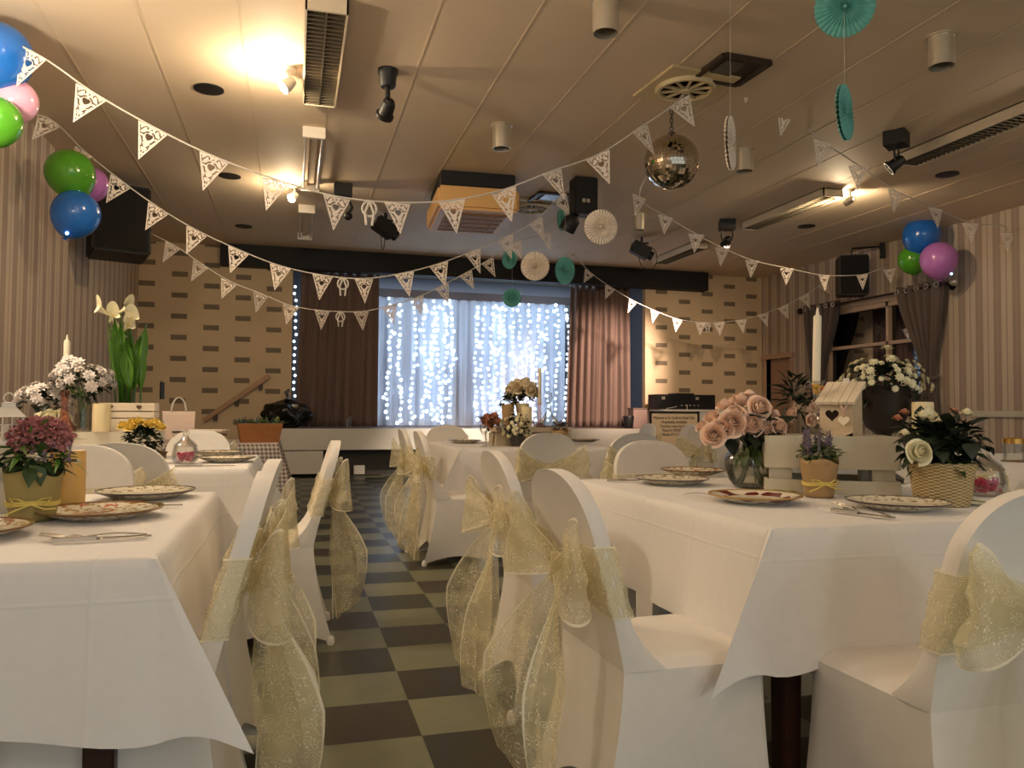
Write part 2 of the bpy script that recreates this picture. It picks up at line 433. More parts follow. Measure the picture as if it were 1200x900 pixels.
m = MB(); m.bb(-0.2, PXR + .02, YB - .3, 15.0, SZ - .06, SZ); o = struct('stage_floor', m, plain('stage_boards', (120, 96, 80), 0.5), smooth=False); o['kind'] = 'structure'
m = MB(); m.bb(-0.22, 6.1, YST, YST + .06, .42, SZ - .005)
m.bb(-0.22, .46, YST + .01, YST + .06, .05, .405)
m.bb(3.7, 6.1, YST + .01, YST + .06, .05, .405); struct('stage_front', m, M_WHITE, smooth=False, bevel=.004)
m = MB(); m.bb(.46, 3.7, YST + .3, YST + .36, 0.0, .42); struct('stage_recess', m, M_DARKG, smooth=False)
m = MB(); m.bb(.95, 1.12, YST + .2, YST + .3, .02, .16); m.bb(1.9, 2.6, YST + .2, YST + .3, .05, .12); struct('stage_brace', m, M_WHITE, smooth=False)
m = MB(); m.bb(-1.3, -.24, YST + .0, YB, 0, .25); m.bb(-1.05, -.24, YST, YB, .25, .5); m.bb(-.75, -.24, YST, YB, .5, SZ - .01); struct('stage_steps', m, plain('lilac_grey_paint', (190, 178, 182), .6), smooth=False)
# baseboards
m = MB(); m.bb(XL, XL + .02, YF, YB, 0, .12); struct('baseboard_left', m, M_OFFW, smooth=False)
m = MB(); m.bb(XR - .02, XR, YF, DY0 - .08, 0, .12); struct('baseboard_right', m, M_OFFW, smooth=False)
m = MB(); m.bb(XR - .035, XR, YF, WY0 - .6, 1.02, 1.1); struct('trim_18', m, M_OFFW, smooth=False, bevel=.006)
# door on the right wall
m = MB(); m.bb(XR - .03, XR + .15, DY0 - .08, DY0, 0, DZ + .08); m.bb(XR - .03, XR + .15, DY1, DY1 + .08, 0, DZ + .08); m.bb(XR - .05, XR + .15, DY0 - .1, DY1 + .1, DZ, DZ + .09)
d = struct('door_1', m, plain('door_frame_paint', (196, 160, 132), .5), smooth=False)
m = MB(); m.bb(XR + .06, XR + .1, DY0, DY1 - .05, 0, DZ); m.build('door_leaf', plain('door_leaf_paint', (176, 140, 116), .5), d, smooth=False)
m = MB(); m.tube([(XR + .05, DY0 + .08, 1.0), (XR - .0, DY0 + .08, 1.0), (XR - .0, DY0 + .2, 1.0)], .01); m.build('door_handle', M_CHROME, d)
# window
m = MB()
for a, b in ((WZ0, WZ0 + .06), (2.08, 2.13), (WZ1 - .07, WZ1)): m.bb(XR - .02, XR + .1, WY0, WY1, a, b)
for y in (WY0, 9.62, WY1 - .05): m.bb(XR - .02, XR + .1, y, y + .05, WZ0, WZ1)
w1 = struct('window_1', m, plain('window_frame_paint', (206, 176, 148), .5), smooth=False)
gm = N('night_glass'); gm.set(0.03, spec=0.6); gm.col(S(10, 10, 14))
m = MB(); m.bb(XR + .05, XR + .06, WY0, WY1, WZ0, WZ1); m.build('pane', gm.m, w1, smooth=False)
m = MB(); m.bb(XR - .1, XR + .1, WY0 - .06, WY1 + .06, WZ0 - .04, WZ0); m.build('window_sill', M_OFFW, w1, smooth=False)
m = MB(); m.bb(XR - .05, XR, WY0 - .05, WY1 + .05, WZ1, WZ1 + .1); m.build('window_head', plain('window_head_paint', (186, 160, 132), .5), w1, smooth=False)

# ------------------------------------------------------------------ ceiling fittings
def disc_light(x, y, label):
    m = MB(); m.lathe([(.115, 0), (.115, -.008), (.1, -.01)], 28)
    o = m.build('recessed_downlight', M_BLACK); o.location = (x, y, ZC); return tag(o, label, 'ceiling light', 'recessed ceiling downlights')
dl = disc_light(-.69, 6.56, 'round black recessed ceiling light near the left spotlight, nearest of the left row')
for x, y, lb in ((-.71, 8.98, 'round black recessed ceiling light in the left row, middle one behind the white bunting'),
                 (-.71, 11.42, 'round black recessed ceiling light near the black pelmet, farthest of the left row'),
                 (6.64, 6.66, 'round black recessed ceiling light above the balloons on the right, nearer of the right row'),
                 (6.69, 9.09, 'round black recessed ceiling light past the lit louvre fitting, in front of the right speaker')):
    dup(dl, (x, y, ZC), 0, lb)
def can(x, y, label, tall=.21):
    t = thing('cylinder_downlight', label, 'ceiling light', (x, y, ZC), 0, 'brushed steel cylinder downlights')
    m = MB(); m.shell([(.082, 0), (.082, -tall), (.074, -tall), (.074, -.02)], 32); m.build('lamp_can', M_CHROME, t)
    m = MB(); m.lathe([(.098, 0), (.098, -.012), (.08, -.014)], 32); m.build('ceiling_rose', M_CHROME, t)
    m = MB(); m.lathe([(.074, -.03), (.06, -.12), (.03, -.15), (.0001, -.15)], 24); m.build('reflector', M_BLACK, t); return t
c0 = can(1.82, 4.42, 'brushed steel cylinder downlight cut by the top edge, above the middle of the hall')
for x, y, lb in ((4.16, 4.21, 'brushed steel cylinder downlight at upper right beside the big teal paper fan'),
                 (1.75, 6.66, 'brushed steel cylinder downlight in front of the tan air conditioning box'),
                 (4.17, 6.61, 'brushed steel cylinder downlight right next to the edge-on cream paper fan'),
                 (4.25, 9.18, 'small far brushed steel cylinder downlight below the mirror ball')):
    dup(c0, (x, y, ZC), 0, lb)

def louvre(x, y0, y1, label, w=.26, h=.1):
    t = thing('louvre_light', label, 'ceiling light', (x, (y0 + y1) / 2, ZC), 0, 'fluorescent louvre fittings')
    L = (y1 - y0) / 2
    m = MB(); m.bb(-w / 2, -w / 2 + .012, -L, L, -h, 0); m.bb(w / 2 - .012, w / 2, -L, L, -h, 0); m.bb(-w / 2, w / 2, -L, -L + .015, -h, 0); m.bb(-w / 2, w / 2, L - .015, L, -h, 0); m.bb(-w / 2, w / 2, -L, L, -.012, -.001)
    m.build('housing', plain('fitting_white', (222, 206, 180), .4), t, smooth=False)
    m = MB(); n = int((y1 - y0) / .055)
    for i in range(n):
        y = -L + (i + .5) * 2 * L / n; m.bb(-w / 2 + .012, w / 2 - .012, y - .003, y + .003, -h + .004, -h + .05)
    m.bb(-.004, .004, -L + .02, L - .02, -h + .004, -h + .05); m.build('louvre', M_LOUV, t, smooth=False)
    for sx in (-.06, .06):
        m = MB(); m.tube([(sx, -L + .03, -.035), (sx, L - .03, -.035)], .013, 10); m.build('tube', M_TUBE, t)
    return t
louvre(.16, 4.85, 6.42, 'long louvre ceiling fitting at upper left next to the glaring spotlight')
louvre(5.78, 4.3, 6.3, 'long louvre ceiling fitting running off the right edge')
louvre(5.84, 7.45, 9.15, 'louvre ceiling fitting on the right lit up by the small steel spot')
louvre(5.82, 10.4, 11.75, 'far louvre ceiling fitting on the right just before the black pelmet')
def batten(x, y0, y1, label):
    t = thing('batten_light', label, 'ceiling light', (x, (y0 + y1) / 2, ZC), 0, 'bare twin tube battens'); L = (y1 - y0) / 2
    m = MB(); m.bb(-.035, .035, -L, L, -.045, 0); m.bb(-.045, .045, L - .0, L + .08, -.05, 0); m.build('batten_body', M_CEIL, t, smooth=False)
    for s in (-1, 1):
        m = MB(); m.bb(-.1, .1, s * L - .025, s * L + .025, -.1, -.0); m.build('end_cap', M_WHITE, t, smooth=False, bevel=.004)
    for sx in (-.075, .075):
        m = MB(); m.tube([(sx, -L, -.07), (sx, L, -.07)], .013, 10); m.build('tube', M_TUBE, t)
batten(.14, 7.2, 8.95, 'bare twin tube batten light behind the big left louvre fitting')
batten(.12, 10.0, 11.6, 'far batten light with two white end caps above the left stage curtain')

def spot(x, y, at, label, power, body=M_WHITE):
    t = thing('ceiling_spotlight', label, 'spotlight', (x, y, ZC), 0, 'lit ceiling spotlights')
    m = MB(); m.lathe([(.05, 0), (.05, -.02), (.012, -.03), (.012, -.1)], 20); m.build('mount', body, t)
    d = Vector(at) - Vector((x, y, ZC - .12)); q = d.to_track_quat('Z', 'Y').to_matrix().to_4x4(); M = Matrix.Translation((0, 0, -.12)) @ q
    m = MB(); m.shell([(.028, -.05), (.045, 0.0), (.05, .06), (.044, .06), (.038, .0), (.02, -.04)], 20, M); m.build('lamp_head', body, t)
    m = MB(); m.ball((0, 0, .055), .034, 14, (1, 1, .6), M); m.build('bulb', M_LAMP, t)
    p = Vector((x, y, ZC - .12)) + d.normalized() * .13
    light('spotlight_lamp', 'POINT', p, power, (1, .78, .5), shadow_soft_size=.03)
spot(-.07, 5.98, (-1.2, 5.6, 2.4), 'glaring white spotlight on the ceiling left of the big louvre fitting', 34)
spot(-.03, 9.17, (-.9, 8.2, 2.6), 'glaring white spotlight below the bare twin tubes, behind the bunting', 21)
spot(6.06, 7.45, (5.7, 8.4, 3.3), 'small steel spotlight at the end of the lit right louvre fitting', 34, M_CHROME)

def stage_lamp(x, y, label, kind, rz=0):
    t = thing('stage_lamp', label, 'stage light', (x, y, ZC), rz, 'black stage lamps on the ceiling')
    m = MB()
    if kind == 'round': m.lathe([(.075, 0), (.075, -.03), (.065, -.05), (.06, -.12), (.05, -.135)], 24)
    else: m.bb(-.1, .1, -.09, .09, -.13, 0)
    m.build('base', M_BLACK, t, bevel=0.0)
    z = -.13
    m = MB()
    if kind == 'round': m.tube([(0, 0, z), (0, 0, z - .1)], .02, 10); m.ball((0, 0, z - .11), .035, 12)
    else:
        for s in (-1, 1): m.tube([(s * .065, 0, z), (s * .075, 0, z - .07), (s * .062, 0, z - .14)], .009, 8)
    m.build('yoke', M_BLACK, t)
    M = RT((0.0, 0, z - (.16 if kind == 'round' else .15)), rx=.9, ry=.35)
    m = MB(); m.shell([(.03, .07), (.05, .03), (.055, -.05), (.068, -.055), (.068, -.08), (.055, -.08), (.045, .02)], 24, M); m.ball((0, 0, .03), .05, 14, (1, 1, .9), M); m.build('lamp_head', M_BLACK, t)
    m = MB(); m.ball((0, 0, -.06), .05, 14, (1, 1, .35), M); m.build('lens', plain('smoked_lens', (60, 44, 36), .15), t); return t
stage_lamp(.64, 5.8, 'black stage lamp on a round base right of the big louvre fitting', 'round')
stage_lamp(5.21, 5.79, 'black stage lamp at right between the teal paper fan and the long louvre', 'box', .6)
stage_lamp(5.49, 9.12, 'black stage lamp with a reddish ball head left of the lit louvre fitting', 'box', -.4)
# twin-headed effect lamp
t = thing('stage_effect_light', 'black twin headed effect light hanging above the cream paper fan', 'stage light', (3.0, 7.9, ZC))
m = MB(); m.bb(-.13, .13, -.1, .1, -.42, -.02); m.bb(-.03, .03, -.03, .03, -.02, 0); m.build('body', M_BLACK, t, bevel=.02)
m = MB(); m.bb(-.05, -.015, -.104, -.098, -.3, -.26); m.bb(.0, .035, -.104, -.098, -.3, -.26); m.build('socket', M_CHROME, t, smooth=False)
for s in (-1, 1):
    m = MB(); m.tube([(s * .06, 0, -.4), (s * .15, -.03, -.47)], .025, 8); M = RT((s * .17, -.05, -.53), rx=.5, ry=s * -.4)
    m.shell([(.04, .1), (.085, .05), (.09, -.08), (.075, -.08), (.07, .03)], 20, M); m.ball((0, 0, -.04), .07, 12, (1, 1, .6), M); m.build('lamp_head', M_BLACK, t)
def fx(x, y, label, rz, loop):
    t = thing('stage_projector', label, 'stage light', (x, y, ZC), rz, 'small black effect projectors with cable loops')
    m = MB(); m.bb(-.015, .015, -.015, .015, -.1, 0); m.bb(-.1, .1, -.02, .02, -.1, -.08); m.build('bracket', M_BLACK, t)
    M = RT((0, 0, -.2), ry=.5); m = MB(); m.bb(-.16, .12, -.09, .09, -.09, .09, M); m.lathe([(.06, 0), (.075, .08)], 16, M @ RT((.1, 0, 0), ry=PI / 2)); m.build('body', M_BLACK, t, bevel=.012)
    m = MB(); m.lathe([(.05, 0), (.03, .03)], 16, M @ RT((-.18, 0, 0), ry=PI / 2)); m.build('lens', M_CHROME, t)
    m = MB(); m.tube([(loop * (.1 + .13 * math.sin(a)), .03, -.3 + .17 * math.cos(a)) for a in [i * 2 * PI / 20 for i in range(20)]], .006, 6, closed=True); m.build('cable', M_BLACK, t)
p = PZ(452, 250, ZC); fx(p.x, p.y, 'small black effect projector with a cable loop left of the centre bunting', .3, -.2)
p = PZ(752, 278, ZC); fx(p.x, p.y, 'small black effect projector with a dangling cable below a steel downlight', -.3, 1)
p = PZ(402, 216, ZC)
t = thing('control_box', 'small black box on the ceiling right of the bare twin tubes', 'box', (p.x, p.y, ZC))
m = MB(); m.bb(-.1, .1, -.08, .08, -.15, 0); m.build('case', M_BLACK, t, bevel=.008)
m = MB(); m.tube([(.05, 0, -.14), (.1, 0, -.26), (.06, 0, -.34)], .02, 8); m.ball((.06, -.01, -.36), .05, 12); m.build('lens', M_BLACK, t)

# ceiling vents, hatch, air conditioner
def vent(x, y, s, label):
    t = thing('ceiling_vent', label, 'vent', (x, y, ZC), .08, 'round louvred ceiling vents')
    m = MB(); m.bb(-s, s, -s, s, -.02, 0); m.build('vent_panel', M_CREAMP, t, bevel=.006)
    m = MB(); m.shell([(s * .78, -.02), (s * .74, -.05), (s * .66, -.05), (s * .64, -.02)], 36)
    for i in range(10):
        a = i * PI / 5; M = RT(rz=a); m.box((s * .38, 0, -.035), (s * .6, .014, .02), M)
    m.lathe([(s * .14, -.02), (s * .12, -.055), (.001, -.056)], 20); m.build('round_louvre', M_CREAMP, t)
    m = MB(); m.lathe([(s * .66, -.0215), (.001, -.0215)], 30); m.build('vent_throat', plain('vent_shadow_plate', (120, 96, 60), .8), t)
vent(2.9, 5.42, .3, 'cream square ceiling vent with round louvre in front of the mirror ball chain')
vent(2.8, 9.2, .32, 'small far cream ceiling vent behind the effect light')
def hatch(x, y, label, wx=.38, wy=.3):
    t = thing('ceiling_hatch', label, 'ceiling hatch', (x, y, ZC), .05, 'dark recessed ceiling hatches')
    m = MB()
    for a in (-1, 1): m.bb(a * wx - .02, a * wx + .02, -wy, wy, -.03, 0); m.bb(-wx, wx, a * wy - .02, a * wy + .02, -.03, 0)
    m.build('hatch_frame', plain('dark_brown_frame', (52, 36, 26), .5), t, smooth=False)
    m = MB(); m.bb(-wx, wx, -wy, wy, -.006, -.001); m.build('hatch_mesh', plain('hatch_mesh_grey', (66, 54, 44), .6, scale=90.0, var=.5), t, smooth=False)
    m = MB(); m.bb(-wx * .7, wx * .2, -wy * .7, wy * .5, -.016, -.006); m.build('lamp_glass', plain('hatch_glass', (96, 90, 84), .2), t, smooth=False)
hatch(3.08, 5.05, 'dark square ceiling hatch where the bunting strings are tied, above the cream vent', .19, .2)
hatch(3.0, 8.75, 'small dark ceiling hatch with a shiny glass beside the black effect light', .3, .2)
t = thing('air_conditioner', 'tan air conditioning cassette with dark upper casing hanging below the ceiling', 'air conditioner', (1.9, 8.6, ZC), -.06)
m = MB(); m.bb(-.4, .4, -.55, .5, -.16, 0); m.build('upper_casing', M_BLACK, t, bevel=.01)
m = MB(); m.bb(-.44, .44, -.6, .55, -.42, -.17); m.build('fascia', M_BEIGE, t, bevel=.03)
m = MB(); m.bb(-.33, .33, -.45, .42, -.427, -.418)
for i in range(5): m.bb(-.33, .33, -.4 + i * .19, -.39 + i * .19, -.434, -.425)
for i in range(4): m.bb(-.25 + i * .16, -.24 + i * .16, -.45, .42, -.434, -.425)
m.build('intake_grille', plain('grille_tan', (176, 130, 74), .6), t, smooth=False)

# mirror ball
BZ = PY(787, 190, 5.9)
t = thing('mirror_ball', 'mirrored disco ball hanging on a chain from the ceiling', 'mirror ball', (BZ.x, BZ.y, BZ.z))
m = MB(); R = .228; nr = 26
mm = N('mirror_facets'); mm.set(0.06, 1.0); mm.col(mm.mix(mm.noise(40, mm.obj()), S(196, 184, 166), S(235, 228, 214)))
for i in range(nr):
    a0, a1 = PI * i / nr, PI * (i + 1) / nr; am = (a0 + a1) / 2; k = max(4, int(2 * nr * math.sin(am)))
    for j in range(k):
        b0, b1 = 2 * PI * (j + .04) / k, 2 * PI * (j + .96) / k; e = .003
        jit = Matrix.Rotation(U(-.05, .05), 4, (U(-1, 1), U(-1, 1), U(-1, 1)))
        q = [Vector((R * math.sin(a) * math.cos(b), R * math.sin(a) * math.sin(b), R * math.cos(a))) for a, b in ((a0 + e, b0), (a1 - e, b0), (a1 - e, b1), (a0 + e, b1))]
        c = sum(q, Vector()) / 4; q = [c + (jit @ (p - c)) for p in q]
        m.add(q, [(0, 1, 2, 3)])
m.build('mirror_tiles', mm.m, t, smooth=False)
m = MB(); m.ball((0, 0, 0), R - .006, 32); m.build('core', M_DARKG, t)
m = MB(); top = ZC - BZ.z; n = int((top - R) / .035)
for i in range(n):
    z = R + .0175 + i * (top - R) / n
    m.tube([(.014 * math.cos(a) * (i % 2), .014 * math.cos(a) * (1 - i % 2), z + .022 * math.sin(a)) for a in [k * PI / 5 for k in range(10)]], .004, 6, closed=True)
m.lathe([(.03, R - .01), (.03, R + .02), (.01, R + .025)], 16); m.build('chain', M_DARKG, t)

# ------------------------------------------------------------------ stage dressing
def drape(fn_top, fn_bot, folds, amp, nv=24, waist=None, seed=0, nrm=(0, -1, 0)):
    """pleated curtain between a top line and a bottom line: f(u)->Vector"""
    rr = random.Random(seed); ph = [rr.uniform(0, 6.28) for _ in range(4)]; nn = Vector(nrm); m = MB()
    def fn(u, v):
        a = fn_top(u); b = fn_bot(u); p = a.lerp(b, v)
        if waist: p = waist(u, v, p)
        w = amp * (math.sin(2 * PI * folds * u + ph[0] + .8 * math.sin(7 * u + ph[1])) + .35 * math.sin(2 * PI * folds * 2.3 * u + ph[2] + v)) * (.75 + .25 * math.sin(3 * v + ph[3]))
        return p + nn * w
    m.grid(fn, int(folds * 12), nv); return m
for s, x0, x1, x0t, x1t, lb in (('l', .03, 1.36, .1, 1.36, 'brown stage curtain on the left of the fairy light backdrop'), ('r', 4.72, 5.97, 4.8, 5.94, 'brown stage curtain on the right of the backdrop, lit pinkish')):
    t = thing('stage_curtain', lb, 'curtain', ((x0 + x1) / 2, 13.25, SZ), 0, 'stage curtains'); xc = (x0 + x1) / 2
    m = drape(lambda u: Vector((x0t - xc + (x1t - x0t) * u, 0, 2.62)), lambda u: Vector((x0 - xc + (x1 - x0) * u, 0, .012)), 8, .055, 20, seed=3 if s == 'l' else 5)
    m.build('drape', M_CURT, t, solid=.006, angle=80)
    m = MB(); m.tube([(x0t - xc - .05, 0, 2.66), (x1t - xc + .05, 0, 2.66)], .02, 10); m.build('curtain_track', M_BLACK, t)
# sheer backdrop on its pole, fairy light strings in front of it
BYP = 14.15
zp = PY(560, 347, BYP).z
t = thing('sheer_backdrop', 'white sheer pleated backdrop on a wooden pole across the stage', 'backdrop', (3.05, BYP, SZ))
m = drape(lambda u: Vector((-1.95 + 3.9 * u, 0, zp - SZ - .06)), lambda u: Vector((-1.95 + 3.9 * u, 0, .01)), 20, .05, 10, seed=9); m.build('drape', M_SHEER, t, angle=80)
m = MB(); m.bb(-2.3, 2.3, -.04, .04, zp - SZ - .09, zp - SZ + .05)
m.build('pole', plain('pole_wood', (104, 84, 78), .5), t, smooth=False)
m = MB()
for x in (-2.25, 2.25): m.tube([(x, 0, 0), (x, 0, zp - SZ)], .025, 10); m.lathe([(.2, 0), (.2, .015), (.03, .03)], 20, RT((x, 0, 0)))
m.build('pole_stand', M_DARKG, t)
t = thing('fairy_light_curtain', 'curtain of white fairy light strings hanging in front of the sheer backdrop', 'fairy lights', (3.05, BYP - .16, SZ))
rr = random.Random(21)
xs = [455, 469, 484, 497, 506, 513, 520, 528, 558, 566, 575, 583, 590, 601, 609, 620, 629, 640, 652, 664, 670]
for i, px in enumerate(xs):
    x = PY(px, 430, BYP - .16).x - 3.05
    st = t
    pts = []; z = zp - SZ - .12 - rr.uniform(0, .15); xx = x; bulbs = MB(); ph = rr.uniform(0, 6)
    while z > .06:
        xx = x + .03 * math.sin(z * 2.5 + ph); pts.append((xx, 0, z)); b = (xx + rr.uniform(-.03, .03), -.01, z); bulbs.ball(b, rr.uniform(.022, .036), 8)
        if rr.random() < (.5 if 490 < px < 530 or 570 < px < 600 else .2): bulbs.ball((b[0] + rr.uniform(-.07, .07), -.01, z + rr.uniform(-.05, .05)), rr.uniform(.024, .038), 8)
        z -= rr.uniform(.085, .125)
    m = MB(); m.tube(pts, .004, 4); s = m.build('light_string', M_CORD, t); bulbs.build('bulb_chain', M_BULB, s)['kind'] = 'stuff'
t = thing('fairy_light_string', 'single string of fairy lights in the blue gap left of the left stage curtain', 'fairy lights', (0, 13.9, SZ))
pts = []; b = MB()
for i in range(20):
    y = 336 + i * 8.0; p = PY(346.5 - i * .12 + rr.uniform(-1.5, 1.5), y, 13.9); pts.append((p.x, 0, p.z - SZ)); b.ball(pts[-1], .026, 8)
m = MB(); m.tube(pts, .004, 4); s = m.build('light_string', M_CORD, t); b.build('bulb_chain', M_BULB, s)['kind'] = 'stuff'

def onstage(px, py, Y=12.8): return PY(px, py, Y)
# black bin bag
p = onstage(336, 500, 12.68)
m = MB(); rr = random.Random(4)
def bag(u, v):
    a = 2 * PI * u; k = math.sin(PI * min(v * .92 + .05, 1)) ** .6
    if v > .8: k = .95 * (1 - v) * 3.2 + .05
    r = k * (1 + .1 * math.sin(5 * a + 6 * v) + .06 * math.sin(11 * a - 9 * v))
    return Vector((.36 * r * math.cos(a), .22 * r * math.sin(a), .46 * v + (.03 * math.sin(7 * a) if .1 < v < .8 else 0)))
m.grid(bag, 40, 20, cu=True); o = thing('bin_bag', 'knotted black bin bag on the stage beside the left curtain', 'bag', (p.x, p.y - .0, SZ))
m.build('sack', M_BAG, o, angle=30)
m = MB(); m.tube([(.0, 0, .42), (.01, 0, .5), (-.02, 0, .55), (.03, .0, .6)], [.03, .02, .035, .02], 7); m.build('knot', M_BAG, o)
m = MB(); p = onstage(409, 501, 12.75); m.lathe([(.03, 0), (.034, .12), (.05, .17), (.046, .18), (.028, .12), (.024, .01)], 16); o = m.build('drinking_glass', M_GLASS); o.location = (p.x, p.y, SZ); tag(o, 'small clear glass left on the stage in front of the left curtain', 'glass')
# grey panel box and dark bin on the right of the stage
p = onstage(750, 501, 12.8); o = thing('equipment_box', 'mauve grey square box on the stage below the right curtain edge', 'box', (p.x, 12.85, SZ))
m = MB(); m.bb(-.16, .16, -.12, .12, 0, .34); m.build('box_body', plain('mauve_grey_board', (160, 132, 122), .6), o, bevel=.006)
m = MB(); m.bb(-.17, .17, -.13, .13, .34, .36); m.build('box_lid', plain('mauve_grey_lid', (140, 112, 102), .6), o, bevel=.004)
p = onstage(736, 501, 12.8); m = MB(); m.lathe([(.07, 0), (.1, .2), (.09, .22), (.06, .01)], 18); o = m.build('waste_bin', M_BLACK); o.location = (p.x, 12.78, SZ); tag(o, 'small black tapered bin beside the mauve grey box on stage', 'bin')
# white cabinet, notice board, sound rack
CX0, CX1, CY0, CY1, CZT = 6.12, 7.46, 12.2, 12.85, 1.1
o = thing('equipment_cabinet', 'tall white cabinet carrying the black sound rack right of the stage', 'cabinet', ((CX0 + CX1) / 2, 12.5, 0))
m = MB(); w = (CX1 - CX0) / 2; m.bb(-w, w, -.28, .36, .05, CZT - .04); m.build('carcass', M_WHITE, o, smooth=False, bevel=.006)
m = MB(); m.bb(-w - .02, w + .02, -.3, .37, CZT - .04, CZT); m.build('cabinet_top', M_WHITE, o, bevel=.006)
m = MB(); m.bb(-w + .03, w - .03, -.24, .3, 0, .05); m.build('plinth', M_DARKG, o, smooth=False)
m = MB(); m.bb(w - .24, w - .01, -.296, -.28, .1, CZT - .06); m.build('side_door', M_WHITE, o, bevel=.004)
cx = (CX0 + CX1) / 2
Yn = 12.2
a = PY(762, 483, Yn); b = PY(818, 527, Yn)
o = thing('notice_board', 'black framed notice with club welcome text on the white cabinet', 'sign', ((a.x + b.x) / 2, Yn, a.z))
W = (b.x - a.x) / 2; Hh = a.z - b.z + .01
m = MB(); m.bb(-W, W, -.01, .0, -Hh, 0); m.build('board', plain('notice_paper', (232, 206, 170), .6), o, smooth=False)
m = MB()
for x in (-W, W): m.bb(x - .018, x + .018, -.022, 0, -Hh - .015, .018)
for z in (0, -Hh): m.bb(-W, W, -.022, 0, z - .016, z + .016)
m.build('board_frame', M_BLACK, o, smooth=False)
MINK = plain('black_ink', (20, 14, 14), .7)
for i, (tx, wd) in enumerate((('Welcome to St. Cambrics Social Club', .86), ('Hospitality available', .53), ('Function room for hire', .56), ('Phone 01 878 855848', .48), ('Mobile 07712 935855', .48))):
    c = bpy.data.curves.new('lettering', 'FONT'); c.body = tx; c.align_x = 'CENTER'; c.size = .062; c.extrude = .0004; c.offset = .0012
    q = bpy.data.objects.new('lettering', c); COL.objects.link(q); q.parent = o; q.rotation_euler = (PI / 2, 0, 0); q.location = (-.01, -.0105, -.115 - i * .072); c.materials.append(MINK)
    c.space_character = 1.0; bpy.context.view_layer.update()
    sx = 2 * W * wd / max(q.dimensions.x, .01); me = bpy.data.meshes.new_from_object(q.evaluated_get(bpy.context.evaluated_depsgraph_get())); loc = q.location.copy(); bpy.data.objects.remove(q)
    q = bpy.data.objects.new('lettering', me); COL.objects.link(q); q.parent = o; q.rotation_euler = (PI / 2, 0, 0); q.location = loc; q.scale = (sx, 1.05, 1)
p = PY(799, 480, 12.5); o = thing('sound_rack', 'black sound mixing rack standing on top of the white cabinet', 'sound equipment', (p.x, 12.5, CZT))
m = MB(); m.bb(-.56, .56, -.18, .2, 0, .26); m.bb(-.18, .16, -.16, .18, .26, .285); m.build('rack_case', M_BLACK, o, bevel=.006)
m = MB()
for x in (-.45, .2): m.bb(x - .03, x + .03, -.19, -.18, .17, .22)
m.build('latch', M_CHROME, o, smooth=False)
m = MB()
for k in range(5): m.lathe([(.014, 0), (.012, .02)], 10, RT((-.1 + k * .08, -.18, .07), rx=PI / 2))
m.build('control_knob', M_CHROME, o)
m = MB(); m.tube([(-.2, -.19, .05), (-.32, -.24, .03), (-.42, -.27, .02), (-.52, -.3, -.08)], .008, 6); m.tube([(.0, -.19, .08), (-.06, -.3, -.02), (-.12, -.31, -.12)], .008, 6); m.build('cable', M_CORD, o)
# handrail
o = thing('handrail', 'wooden handrail rising up the cream brick panel wall to the stage', 'handrail', (-.85, YB - .08, 1.2))
a = PY(238, 493, YB - .08); b = PY(316, 440, YB - .08); base = Vector((-.85, YB - .08, 1.2))
d = (b - a).normalized(); m = MB(); L = (b - a).length; M = Matrix.Translation((a + b) / 2 - base) @ d.to_track_quat('X', 'Z').to_matrix().to_4x4(); m.bb(-L / 2, L / 2, -.025, .025, -.035, .035, M)
m.build('rail', mat_wood('rail_wood', (170, 128, 88), (196, 152, 106), .45), o, bevel=.01)
for f in (.18, .5, .86):
    q = a.lerp(b, f) - base; m = MB(); m.bb(q.x - .03, q.x + .03, q.y + .0, q.y + .075, q.z - .13, q.z - .02); m.build('rail_bracket', plain('dark_iron', (70, 48, 34), .5), o, bevel=.004)

# ------------------------------------------------------------------ loudspeakers, window curtains, balloons
t = thing('loudspeaker', 'big black loudspeaker high on the left wall behind the balloons', 'speaker', (-1.88, 9.4, 2.72), -.45, 'black wall loudspeakers')
t.rotation_euler = (-.1, 0, .35)
m = MB(); m.bb(-.29, .29, -.22, .25, 0, .76); m.build('speaker_cabinet', M_BLACK, t, bevel=.02)
m = MB(); m.bb(-.26, .26, -.235, -.22, .03, .73); m.build('speaker_grille', plain('speaker_cloth', (24, 22, 22), .9, scale=120., var=.5), t, smooth=False)
m = MB(); m.bb(-.34, -.0, .15, .22, .3, .45); m.build('wall_bracket', M_BLACK, t, smooth=False)
t = thing('loudspeaker', 'black loudspeaker on a bracket above the right window', 'speaker', (8.12, 9.95, 2.83), 0, 'black wall loudspeakers'); t.rotation_euler = (0, 0, -.5)
m = MB(); m.bb(-.21, .21, -.18, .18, 0, .6); m.build('speaker_cabinet', M_BLACK, t, bevel=.02)
m = MB(); m.bb(-.19, .19, -.195, -.18, .02, .58); m.build('speaker_grille', MATS['speaker_cloth'], t, smooth=False)
m = MB(); m.tube([(0, 0, .6), (0, 0, .72), (.42, -.1, .72)], .016, 8); m.bb(.38, .42, -.16, -.04, .55, .8); m.build('wall_bracket', M_BLACK, t, smooth=False)

